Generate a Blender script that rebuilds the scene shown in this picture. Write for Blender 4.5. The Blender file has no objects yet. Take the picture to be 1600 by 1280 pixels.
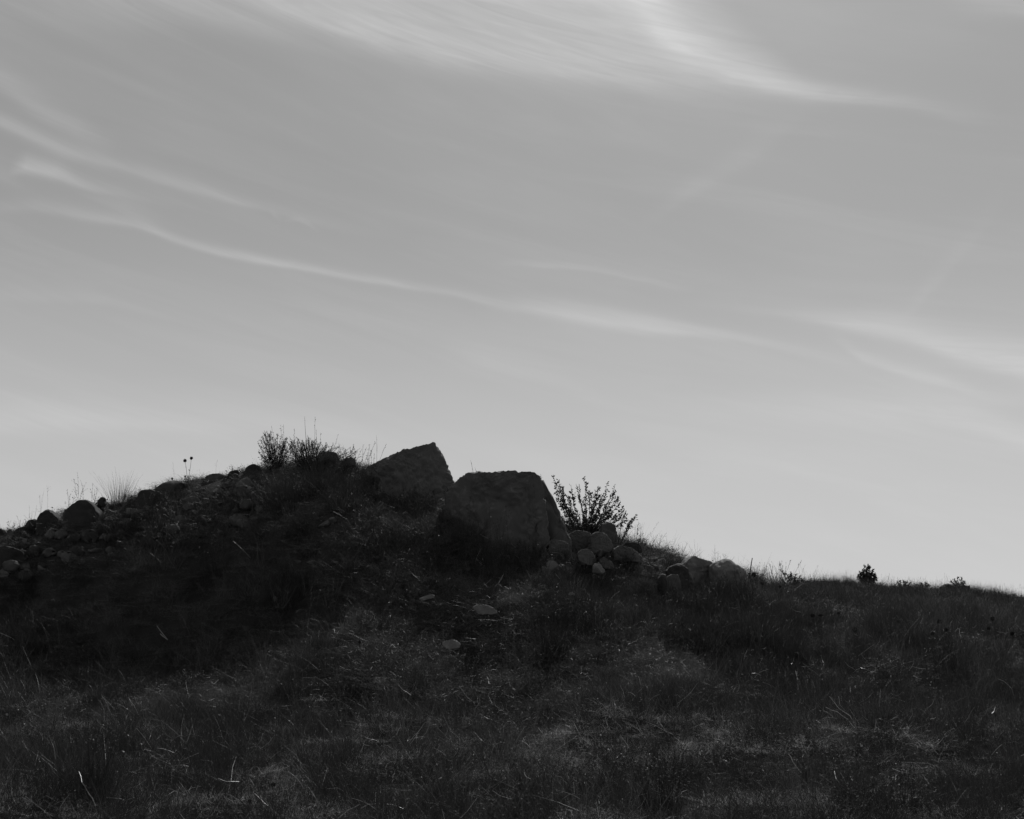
import bpy, bmesh, math, random
import numpy as np
from math import radians as R, sin, cos, pi
from mathutils import Vector

# ------------------------------------------------------------------ camera
S = bpy.context.scene
COL = S.collection
F = 1715.0                    # focal length in pixels of the 1600 px wide photograph
PITCH = math.atan(380.0 / F)
CZ = 1.55
cam_d = bpy.data.cameras.new('camera')
cam_d.sensor_width = 36.0
cam_d.lens = 36.0 * F / 1600.0
cam_d.clip_start = 0.05
cam_d.clip_end = 3000.0
cam = bpy.data.objects.new('camera', cam_d)
cam.location = (0, 0, CZ)
cam.rotation_euler = (pi / 2 + PITCH, 0, 0)
COL.objects.link(cam)
S.camera = cam

def ray(px, row):
    a = (px - 800.0) / F
    t = (640.0 - row) / F
    return np.array([a, cos(PITCH) - t * sin(PITCH), sin(PITCH) + t * cos(PITCH)])

def P(px, row, Y):
    d = ray(px, row)
    k = Y / d[1]
    return np.array([d[0] * k, Y, CZ + d[2] * k])

# ------------------------------------------------------------------ light
SUN_EL, SUN_AZ = 44.0, 14.0           # degrees; azimuth clockwise from the view direction
SUN_STRENGTH = 2.6
SKY_STRENGTH = 0.15
S.view_settings.view_transform = 'Standard'
S.view_settings.look = 'None'
S.view_settings.gamma = 1.0
S.view_settings.use_curve_mapping = False
S.view_settings.exposure = 0.0

sun_d = bpy.data.lights.new('sun', 'SUN')
sun_d.energy = SUN_STRENGTH
sun_d.angle = R(0.5)
sun_d.color = (1.0, 1.0, 1.0)         # the photograph is black and white
sun = bpy.data.objects.new('sun', sun_d)
sd = Vector((cos(R(SUN_EL)) * sin(R(SUN_AZ)), cos(R(SUN_EL)) * cos(R(SUN_AZ)), sin(R(SUN_EL))))
sun.rotation_euler = (-sd).to_track_quat('-Z', 'Y').to_euler()
sun.location = sd * 60
COL.objects.link(sun)

W = bpy.data.worlds.new('World')
S.world = W
W.use_nodes = True
NT = W.node_tree
NT.nodes.clear()
wn, wl = NT.nodes, NT.links

def M(op, a, b=None, c=None, tree=None, clamp=False):
    t = tree or NT
    n = t.nodes.new('ShaderNodeMath')
    n.operation = op
    n.use_clamp = clamp
    for i, v in enumerate((a, b, c)):
        if v is None:
            continue
        if isinstance(v, (int, float)):
            n.inputs[i].default_value = v
        else:
            t.links.new(v, n.inputs[i])
    return n.outputs[0]

def build_world():
    out = wn.new('ShaderNodeOutputWorld')
    bg = wn.new('ShaderNodeBackground')
    sky = wn.new('ShaderNodeTexSky')
    sky.sky_type = 'NISHITA'
    sky.sun_disc = False
    sky.sun_elevation = R(SUN_EL)
    sky.sun_rotation = R(SUN_AZ)
    sky.air_density = 1.0
    sky.dust_density = 0.6
    sky.ozone_density = 1.0
    bw = wn.new('ShaderNodeRGBToBW')       # black and white film
    wl.new(sky.outputs[0], bw.inputs[0])
    tc = wn.new('ShaderNodeTexCoord')
    sep = wn.new('ShaderNodeSeparateXYZ')
    wl.new(tc.outputs['Generated'], sep.inputs[0])
    x, y, z = sep.outputs
    az = M('ARCTAN2', x, y)
    el = M('ARCSINE', z)
    A0, A1 = R(-34), R(34)
    az01 = M('DIVIDE', M('SUBTRACT', az, A0), A1 - A0, clamp=True)
    # wind-drawn wisps: noise stretched along the cirrus direction of a cloud layer
    comb = wn.new('ShaderNodeCombineXYZ')
    q = M('ADD', el, M('MULTIPLY', az, 0.24))
    wl.new(M('MULTIPLY', az, 3.2), comb.inputs[0])
    wl.new(M('MULTIPLY', q, 26.0), comb.inputs[1])
    n1 = wn.new('ShaderNodeTexNoise')
    n1.inputs['Scale'].default_value = 1.0
    n1.inputs['Detail'].default_value = 7.0
    n1.inputs['Roughness'].default_value = 0.6
    n1.inputs['Distortion'].default_value = 0.6
    wl.new(comb.outputs[0], n1.inputs['Vector'])
    fib = n1.outputs[0]
    comb2 = wn.new('ShaderNodeCombineXYZ')
    wl.new(M('MULTIPLY', az, 4.0), comb2.inputs[0])
    wl.new(M('MULTIPLY', q, 9.0), comb2.inputs[1])
    n2 = wn.new('ShaderNodeTexNoise')
    n2.inputs['Scale'].default_value = 1.0
    n2.inputs['Detail'].default_value = 4.0
    wl.new(comb2.outputs[0], n2.inputs['Vector'])
    warp = M('MULTIPLY', M('SUBTRACT', n2.outputs[0], 0.5), 0.022)
    elw = M('ADD', el, warp)
    # named streaks: (pixel x, row, half width in px, strength)
    streaks = [
        # broad veil along the top, sharper lower edge
        (([-200, -70, 90, .0], [100, -60, 90, .5], [400, -30, 80, .9], [600, 5, 85, 1.], [800, 22, 95, 1.0], [950, 45, 90, 1.0], [1080, 80, 62, .7], [1200, 125, 30, .35], [1300, 150, 14, .0]), .85),
        (([880, -70, 60, .5], [980, -20, 46, .9], [1045, 55, 34, 1.0], [1120, 103, 22, 1.0], [1200, 130, 15, 1.0], [1300, 150, 11, .85], [1400, 163, 9, .5], [1560, 178, 14, .0]), .75),
        (([380, 10, 12, .0], [500, 42, 12, .6], [700, 82, 14, .8], [900, 108, 16, .7], [1150, 145, 14, .0]), .3),
        (([-150, 60, 16, .5], [0, 128, 16, .8], [60, 168, 15, .8], [120, 200, 14, .7], [190, 228, 12, .0]), .5),
        (([-150, 135, 10, 1], [0, 193, 9, 1.], [100, 232, 9, 1.], [200, 262, 8, .9], [300, 292, 7, .8], [430, 330, 6, .5], [640, 372, 9, .0]), .42),
        (([10, 268, 8, .0], [40, 262, 9, .9], [85, 269, 9, .9], [125, 284, 7, .6], [200, 300, 6, .15], [330, 325, 6, .0]), .8),
        (([-60, 255, 14, .6], [0, 275, 12, .7], [30, 292, 9, .3], [60, 300, 8, .0]), .3),
        (([120, 300, 9, 0], [195, 318, 12, 1.], [260, 338, 9, 0]), .18),
        (([-50, 330, 10, .0], [60, 326, 9, .5], [200, 345, 7, .8], [300, 379, 5, 1.], [400, 403, 5, 1.], [500, 422, 5, 1.], [600, 441, 5, .8], [700, 460, 4, .35], [800, 478, 5, .0]), .55),
        (([640, 452, 6, .0], [800, 480, 8, .6], [900, 490, 11, .9], [1000, 508, 11, 1.], [1100, 524, 8, .7], [1220, 542, 7, .3], [1380, 565, 9, .0]), .5),
        (([770, 411, 4, .0], [850, 414, 4, .8], [930, 422, 4, .8], [1010, 440, 4, .6], [1090, 460, 5, .0]), .28),
        (([1050, 478, 7, .0], [1200, 488, 8, .25], [1320, 500, 10, .8], [1400, 512, 15, 1], [1500, 543, 18, 1.], [1600, 570, 22, 1.], [1700, 600, 30, 1.]), .55),
        (([1290, 525, 9, .0], [1350, 557, 8, .8], [1450, 588, 8, .8], [1600, 625, 10, .3]), .35),
        (([1050, 640, 20, .0], [1400, 645, 24, .7], [1500, 655, 20, 1.], [1600, 690, 16, 1.], [1700, 720, 16, 1]), .38),
        (([-100, 655, 20, 1], [100, 655, 20, 1.], [220, 660, 14, .8], [400, 672, 14, .5], [700, 690, 14, .0]), .3),
        (([-50, 455, 9, .8], [150, 470, 7, .8], [290, 500, 6, .0]), .15),
        (([690, 545, 14, .0], [760, 565, 16, .9], [860, 590, 14, .6], [960, 625, 12, .0]), .2),
        (([990, 352, 10, .0], [1080, 300, 14, .8], [1180, 235, 16, .8], [1300, 165, 12, .0]), .16),
        (([1390, 500, 8, .0], [1450, 450, 12, .8], [1520, 370, 14, .5], [1590, 300, 12, .0]), .14),
        (([1400, -20, 20, .0], [1500, -10, 22, .6], [1620, 18, 12, .8], [1700, 30, 14, .8]), .6),
        (([420, 330, 4, .0], [428, 337, 4, .8], [440, 345, 4, .0]), .2),
        (([440, 345, 3, .0], [462, 345, 3, .9], [480, 350, 3, .9], [500, 362, 3, .0]), .22),
    ]
    total = None
    for pts, amp in streaks:
        aa, ee, ww, ss = [], [], [], []
        for (px, row, w, s) in pts:
            d = ray(px, row); d = d / np.linalg.norm(d)
            aa.append((math.atan2(d[0], d[1]) - A0) / (A1 - A0))
            ee.append(math.asin(d[2]) / R(60))
            ww.append(w / F / R(10))
            ss.append(s)
        def fc(vals, zero=True):
            n = wn.new('ShaderNodeFloatCurve')
            c = n.mapping.curves[0]
            n.mapping.use_clip = False
            c.points[0].location = (aa[0], vals[0])
            c.points[1].location = (aa[-1], vals[-1])
            for a_, v_ in zip(aa[1:-1], vals[1:-1]):
                c.points.new(a_, v_)
            c.points.new(0.0, vals[0]); c.points.new(1.0, vals[-1])
            n.mapping.extend = 'HORIZONTAL'
            if zero:
                for p_ in c.points: p_.handle_type = 'VECTOR' if vals is ss else 'AUTO_CLAMPED'
            n.mapping.update()
            wl.new(az01, n.inputs['Value'])
            return n.outputs[0]
        ce = M('MULTIPLY', fc(ee), R(60))
        we = M('MULTIPLY', fc(ww), R(10))
        se = fc(ss)
        t = M('DIVIDE', M('SUBTRACT', elw, ce), we)
        # softer above the centre line than below it
        t = M('MULTIPLY', t, M('ADD', 0.62, M('MULTIPLY', M('LESS_THAN', t, 0.0), 0.5)))
        tt = M('MULTIPLY', t, t)
        if pts[0][2] == 90:
            tt = M('MULTIPLY', tt, tt)
        g = M('EXPONENT', M('MULTIPLY', tt, -1.0))
        g = M('MULTIPLY', M('MULTIPLY', g, M('MAXIMUM', se, 0.0)), amp)
        total = g if total is None else M('ADD', total, g)
    comb3 = wn.new('ShaderNodeCombineXYZ')
    wl.new(M('MULTIPLY', az, 7.0), comb3.inputs[0])
    wl.new(M('MULTIPLY', q, 85.0), comb3.inputs[1])
    n3 = wn.new('ShaderNodeTexNoise')
    n3.inputs['Scale'].default_value = 1.0
    n3.inputs['Detail'].default_value = 6.0
    n3.inputs['Distortion'].default_value = 2.2
    wl.new(comb3.outputs[0], n3.inputs['Vector'])
    fibre = M('MAXIMUM', M('ADD', -0.2, M('ADD', M('MULTIPLY', fib, 1.3), M('MULTIPLY', n3.outputs[0], 1.1))), 0.1)
    named = M('MULTIPLY', total, fibre)
    amb = M('MULTIPLY', M('POWER', M('MAXIMUM', M('SUBTRACT', fib, 0.42), 0.0), 1.3), 0.9)
    veil = M('MULTIPLY', M('SUBTRACT', n2.outputs[0], 0.5), 0.25)
    cloud = M('ADD', named, M('ADD', amb, veil))
    up = M('MULTIPLY', M('ADD', el, 0.02), 20.0, clamp=True)
    cloud = M('MULTIPLY', cloud, up)
    # the film and its filter flatten the clear sky's own gradient
    base = M('MULTIPLY', M('POWER', bw.outputs[0], SKY_GAMMA), SKY_GAIN)
    # bright dusty air low over the land
    low = M('MULTIPLY', M('EXPONENT', M('MULTIPLY', M('POWER', el, 4.0), -1 / R(17) ** 4)), HORIZON_HAZE)
    val = M('ADD', M('ADD', base, low), M('MULTIPLY', cloud, CLOUD_GAIN))
    wl.new(val, bg.inputs['Color'])
    bg.inputs['Strength'].default_value = SKY_STRENGTH
    wl.new(bg.outputs[0], out.inputs[0])
SKY_GAMMA, SKY_GAIN, CLOUD_GAIN = 0.35, 1.31, 0.9
HORIZON_HAZE = 0.98
build_world()

# ------------------------------------------------------------------ numeric helpers
rng = np.random.default_rng(11)
random.seed(5)
_perm = np.random.default_rng(3).random(4096)

def _hash(i, j, k):
    h = (i * 73856093) ^ (j * 19349663) ^ (k * 83492791)
    return _perm[np.mod(h ^ (h >> 13), 4096)]

def vnoise(x, y, z=0.0):
    x, y, z = np.broadcast_arrays(np.asarray(x, float), np.asarray(y, float), np.asarray(z, float))
    i, j, k = np.floor(x).astype(np.int64), np.floor(y).astype(np.int64), np.floor(z).astype(np.int64)
    u, v, w = x - i, y - j, z - k
    u, v, w = [t * t * (3 - 2 * t) for t in (u, v, w)]
    r = 0
    for a in (0, 1):
        for b in (0, 1):
            for c in (0, 1):
                r = r + _hash(i + a, j + b, k + c) * (u if a else 1 - u) * (v if b else 1 - v) * (w if c else 1 - w)
    return r * 2 - 1

def fbm(x, y, z=0.0, o=4, g=0.5):
    s, a, f = 0, 1, 1
    for q in range(o):
        s = s + a * vnoise(np.asarray(x) * f + 17.3 * q, np.asarray(y) * f + 5.1 * q, np.asarray(z) * f + 9.7 * q)
        a *= g; f *= 2.03
    return s

def sstep(t):
    t = np.clip(t, 0, 1)
    return t * t * (3 - 2 * t)

# ------------------------------------------------------------------ terrain height
YF, YR = 30.0, 14.3
far_ctl = [P(px, row, YF) for px, row in [(-400, 925), (600, 918), (1150, 914), (1250, 911), (1340, 912), (1420, 917), (1500, 920), (1560, 930), (1620, 938), (1900, 975)]]
mnd_ctl = [P(px, row, YR) for px, row in [(-500, 940), (-300, 905), (-100, 862), (0, 842), (60, 830), (95, 812), (130, 796), (190, 787), (240, 770),
    (300, 756), (350, 748), (400, 733), (430, 724), (470, 717), (510, 714), (550, 718), (590, 726), (640, 745), (700, 768), (760, 785),
    (850, 812), (880, 832), (920, 846), (960, 852), (1000, 860), (1030, 876), (1060, 893), (1100, 903), (1160, 912), (1220, 930), (1350, 965), (1500, 985), (1800, 1010)]]
fx = np.array([p[0] / p[1] for p in far_ctl]); fz = np.array([p[2] for p in far_ctl])
mx = np.array([p[0] / p[1] for p in mnd_ctl]); mz = np.array([p[2] for p in mnd_ctl])

def Hfield(x, y):
    yy = np.maximum(y, 3.0)
    u = np.clip(x / yy, -0.7, 0.7)
    zr = np.interp(u, fx, fz)
    t = np.clip(y, -40, YF - 2) / YF
    near = zr * t
    # crest: the slope dies away at about 30 m and the land falls beyond it
    over = np.clip(y - (YF - 2), 0, None)
    z = near + np.where(over > 0, zr / YF * over - 0.035 * np.minimum(over, 6) ** 2 - 0.42 * np.clip(over - 6, 0, None) * 0.35, 0)
    return np.maximum(z, np.where(y > 60, -6.0, -20))

bumps = [(692, 12.5, .26, .55), (760, 11.9, .10, .9), (640, 13.0, -.22, .7)]

def H(x, y):
    x = np.asarray(x, float); y = np.asarray(y, float)
    z = Hfield(x, y)
    yy = np.maximum(y, 3.0)
    u = x / yy
    zt = np.interp(u, mx, mz)
    zt = zt - 0.0
    m = np.maximum(zt - Hfield(u * YR, np.full_like(y, YR)), 0)
    left = sstep((-.10 - u) / .18)
    toe = 9.3 + 0.5 * left + 0.9 * vnoise(x * 0.55, 3.1) + 0.5 * vnoise(x * 1.4, 8.1)
    up = np.clip((y - toe) / (YR - toe), 0, 1)
    up = (0.6 * sstep(up) + 0.4 * up ** 1.6) * (1 - left) + left * (0.25 * up ** 1.5 + 0.75 * sstep((up - .25) / .75))
    dn = 1 - sstep((y - 15.4) / 5.0)
    z = z + m * np.where(y < YR, up, dn)
    for bpx, by, bh, br in bumps:
        bx = (bpx - 800) / F * by
        z = z + bh * np.exp(-((x - bx) ** 2 + (y - by) ** 2) / br ** 2)
    hum = np.clip(vnoise(x * 1.15, y * 1.15, 12.0), 0, 1) ** 1.5 * 0.20 + np.clip(vnoise(x * 2.6, y * 2.6, 15.0), 0, 1) ** 1.5 * 0.08
    z = z + hum * np.clip((YF - y) / 6, .15, 1) * np.where((y > 13.2) & (y < 17) & (m > 0), .2, 1.0)
    lump = (0.16 * fbm(x * 0.8, y * 0.8, 1.0, 3)) * sstep((y - 7) / 4) * np.where(m > 0, np.clip(m, 0, 1), 0) * np.clip(np.abs(y - YR) / 1.2, 0.15, 1)
    z = z + lump + 0.06 * fbm(x * 0.7, y * 0.7, 4.0, 3) * np.clip(np.abs(YF - y) / 4, 0.3, 1) + 0.012 * fbm(x * 4, y * 4, 7.0, 2)
    return z

def hit(px, row, y0=4.0, y1=34.0):
    """point on the ground seen at a pixel"""
    Y = np.arange(y0, y1, 0.04)
    d = ray(px, row)
    k = Y / d[1]
    below = (CZ + d[2] * k) < H(d[0] * k, Y)
    i = int(np.argmax(below)) if below.any() else (len(Y) - 1)
    Yi = Y[i]
    x = d[0] * Yi / d[1]
    return np.array([x, Yi, float(H(x, Yi))])

# ------------------------------------------------------------------ materials
def new_mat(name):
    m = bpy.data.materials.new(name)
    m.use_nodes = True
    t = m.node_tree
    t.nodes.clear()
    o = t.nodes.new('ShaderNodeOutputMaterial')
    b = t.nodes.new('ShaderNodeBsdfPrincipled')
    t.links.new(b.outputs[0], o.inputs[0])
    return m, t, b, o

def noise_node(t, vec, scale, detail=5, rough=0.55, dist=0.0):
    n = t.nodes.new('ShaderNodeTexNoise')
    n.inputs['Scale'].default_value = scale
    n.inputs['Detail'].default_value = detail
    n.inputs['Roughness'].default_value = rough
    n.inputs['Distortion'].default_value = dist
    t.links.new(vec, n.inputs['Vector'])
    return n.outputs[0]

def ramp(t, fac, stops):
    n = t.nodes.new('ShaderNodeValToRGB')
    while len(n.color_ramp.elements) < len(stops):
        n.color_ramp.elements.new(0.5)
    for e, (p, v) in zip(n.color_ramp.elements, stops):
        e.position = p
        e.color = (v, v, v, 1)
    t.links.new(fac, n.inputs[0])
    return n.outputs[0]

def rock_material(name, lo, mid, hi, scale=1.0):
    m, t, b, o = new_mat(name)
    g = t.nodes.new('ShaderNodeNewGeometry')
    pos = g.outputs['Position']
    a = noise_node(t, pos, 2.2 * scale, 8, 0.62, 0.4)
    c = noise_node(t, pos, 14 * scale, 6, 0.65)
    mixv = M('ADD', M('MULTIPLY', a, 0.7), M('MULTIPLY', c, 0.3), tree=t)
    col = ramp(t, mixv, [(0.38, lo), (0.49, mid), (0.60, hi)])
    lich = noise_node(t, pos, 7.0 * scale, 9, 0.7, 0.8)
    lm = ramp(t, lich, [(0.55, 0.0), (0.62, 0.75)])
    mx_ = t.nodes.new('ShaderNodeMixRGB')
    mx_.inputs['Color2'].default_value = (hi * 1.5, hi * 1.5, hi * 1.5, 1)
    t.links.new(lm, mx_.inputs['Fac']); t.links.new(col, mx_.inputs['Color1'])
    t.links.new(mx_.outputs[0], b.inputs['Base Color'])
    b.inputs['Roughness'].default_value = 0.85
    b.inputs['Specular IOR Level'].default_value = 0.25
    bp = t.nodes.new('ShaderNodeBump')
    bp.inputs['Strength'].default_value = 0.85
    bp.inputs['Distance'].default_value = 0.035
    hgt = M('ADD', M('MULTIPLY', c, 0.5), M('ADD', M('MULTIPLY', a, 0.9), M('MULTIPLY', noise_node(t, pos, 55 * scale, 5, 0.7), 0.22), tree=t), tree=t)
    t.links.new(hgt, bp.inputs['Height'])
    t.links.new(bp.outputs[0], b.inputs['Normal'])
    return m

def soil_material():
    m, t, b, o = new_mat('soil')
    g = t.nodes.new('ShaderNodeNewGeometry')
    pos = g.outputs['Position']
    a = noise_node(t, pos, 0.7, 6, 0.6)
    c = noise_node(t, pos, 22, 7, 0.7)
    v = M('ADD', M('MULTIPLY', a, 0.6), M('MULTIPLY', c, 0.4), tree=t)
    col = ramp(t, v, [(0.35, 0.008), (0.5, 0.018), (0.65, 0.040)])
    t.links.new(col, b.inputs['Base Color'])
    b.inputs['Roughness'].default_value = 0.95
    b.inputs['Specular IOR Level'].default_value = 0.1
    bp = t.nodes.new('ShaderNodeBump')
    bp.inputs['Strength'].default_value = 1.0
    bp.inputs['Distance'].default_value = 0.05
    t.links.new(c, bp.inputs['Height'])
    t.links.new(bp.outputs[0], b.inputs['Normal'])
    return m

def leaf_material(name, lo, hi, transl=0.35, rough=0.5, spec=0.35, patch=0.5):
    """grey leaf or straw; tone differs from plant to plant and in patches of drier growth"""
    m, t, b, o = new_mat(name)
    g = t.nodes.new('ShaderNodeNewGeometry')
    oi = t.nodes.new('ShaderNodeObjectInfo')
    a = noise_node(t, g.outputs['Position'], patch, 4, 0.6)
    f = noise_node(t, g.outputs['Position'], 9.0, 3, 0.6)
    v = M('ADD', M('MULTIPLY', a, 0.55), M('ADD', M('MULTIPLY', f, 0.25), M('MULTIPLY', g.outputs['Random Per Island'], 0.2), tree=t), tree=t)
    col = ramp(t, v, [(0.36, lo), (0.50, (lo + hi) * 0.38), (0.66, hi)])
    t.links.new(col, b.inputs['Base Color'])
    b.inputs['Roughness'].default_value = rough
    b.inputs['Specular IOR Level'].default_value = spec
    tr = t.nodes.new('ShaderNodeBsdfTranslucent')
    t.links.new(col, tr.inputs['Color'])
    ms = t.nodes.new('ShaderNodeMixShader')
    ms.inputs[0].default_value = transl
    t.links.new(b.outputs[0], ms.inputs[1]); t.links.new(tr.outputs[0], ms.inputs[2])
    t.links.new(ms.outputs[0], o.inputs[0])
    return m

MAT_ROCK = rock_material('weathered_rock', 0.010, 0.030, 0.085)
MAT_ROCK_DARK = rock_material('dark_rock', 0.008, 0.018, 0.035)
MAT_ROCK_GREY = rock_material('grey_rock', 0.035, 0.075, 0.14)
MAT_ROCK_PALE = rock_material('pale_rock', 0.035, 0.085, 0.17, 1.6)
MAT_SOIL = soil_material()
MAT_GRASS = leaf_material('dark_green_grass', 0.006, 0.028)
MAT_STRAW = leaf_material('dry_straw', 0.012, 0.095, 0.3, 0.45, 0.35)
MAT_STRAW_PALE = leaf_material('pale_straw', 0.08, 0.46, 0.3, 0.6, 0.2)
MAT_PALE = leaf_material('bleached_stalk', 0.16, 0.45, 0.15, 0.35, 0.5)
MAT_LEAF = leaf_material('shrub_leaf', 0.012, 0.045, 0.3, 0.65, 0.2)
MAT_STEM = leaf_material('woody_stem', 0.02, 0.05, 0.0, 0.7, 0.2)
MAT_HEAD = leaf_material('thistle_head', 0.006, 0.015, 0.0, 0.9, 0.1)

# ------------------------------------------------------------------ object helpers
def mesh_obj(name, V, Fc, mat, parent=None, smooth=False, loc=(0, 0, 0), link=True):
    me = bpy.data.meshes.new(name)
    V = np.asarray(V, dtype=np.float32) - np.asarray(loc, dtype=np.float32)
    if isinstance(Fc, np.ndarray):
        n, k = Fc.shape
        me.vertices.add(len(V)); me.vertices.foreach_set('co', V.ravel())
        me.loops.add(n * k); me.loops.foreach_set('vertex_index', Fc.astype(np.int32).ravel())
        me.polygons.add(n)
        me.polygons.foreach_set('loop_start', np.arange(0, n * k, k, dtype=np.int32))
        me.polygons.foreach_set('use_smooth', np.full(n, smooth))
        me.update(calc_edges=True)
        me.validate()
    else:
        me.from_pydata([tuple(v) for v in V], [], Fc)
        if smooth:
            me.polygons.foreach_set('use_smooth', np.full(len(me.polygons), True))
        me.update()
    if mat:
        me.materials.append(mat)
    o = bpy.data.objects.new(name, me)
    if parent is None:
        o.location = loc
    else:
        o.parent = parent
    if link:
        COL.objects.link(o)
    return o

def tag(o, label=None, cat=None, group=None, kind=None):
    if label: o['label'] = label
    if cat: o['category'] = cat
    if group: o['group'] = group
    if kind: o['kind'] = kind
    return o

def thing(name, loc, label, cat, group=None):
    o = bpy.data.objects.new(name, None)
    o.empty_display_size = 0.1
    o.location = loc
    COL.objects.link(o)
    return tag(o, label, cat, group)

# ------------------------------------------------------------------ ground
def build_ground():
    def grid(xs, ys):
        X, Y = np.meshgrid(xs, ys)
        Z = H(X, Y)
        V = np.stack([X, Y, Z], -1).reshape(-1, 3)
        nx, ny = len(xs), len(ys)
        a = (np.arange(ny - 1)[:, None] * nx + np.arange(nx - 1)[None]).ravel()
        return V, np.stack([a, a + 1, a + 1 + nx, a + nx], 1)
    xs = np.concatenate([np.linspace(-1500, -60, 14), np.linspace(-50, -16, 40), np.linspace(-15.8, 19, 480), np.linspace(19.5, 50, 40), np.linspace(60, 1500, 14)])
    ys = np.concatenate([np.linspace(-400, -8, 12), np.linspace(-7, 3.8, 30), np.linspace(4, 17.9, 320), np.linspace(18, 36, 160), np.linspace(37, 70, 40), np.linspace(80, 1800, 14)])
    V, Fc = grid(xs, ys)
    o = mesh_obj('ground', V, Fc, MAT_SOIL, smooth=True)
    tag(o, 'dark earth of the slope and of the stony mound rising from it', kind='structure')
build_ground()

# ------------------------------------------------------------------ rocks
_ico = {}
def ico(n):
    if n not in _ico:
        bm = bmesh.new()
        bmesh.ops.create_icosphere(bm, subdivisions=n, radius=1.0)
        V = np.array([v.co[:] for v in bm.verts])
        Fc = np.array([[v.index for v in f.verts] for f in bm.faces])
        bm.free()
        _ico[n] = (V, Fc)
    return _ico[n]

def outline_radius(poly, th):
    """radius of a closed outline around the origin in each direction"""
    poly = np.asarray(poly)
    d = np.stack([np.cos(th), np.sin(th)], -1)
    best = np.zeros(len(th))
    for i in range(len(poly)):
        a, b = poly[i], poly[(i + 1) % len(poly)]
        e = b - a
        den = d[:, 0] * e[1] - d[:, 1] * e[0]
        den = np.where(np.abs(den) < 1e-9, 1e-9, den)
        t = (a[0] * e[1] - a[1] * e[0]) / den
        s = (a[0] * d[:, 1] - a[1] * d[:, 0]) / den
        ok = (s >= -1e-6) & (s <= 1 + 1e-6) & (t > 0)
        best = np.where(ok, np.maximum(best, t), best)
    return best

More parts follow.
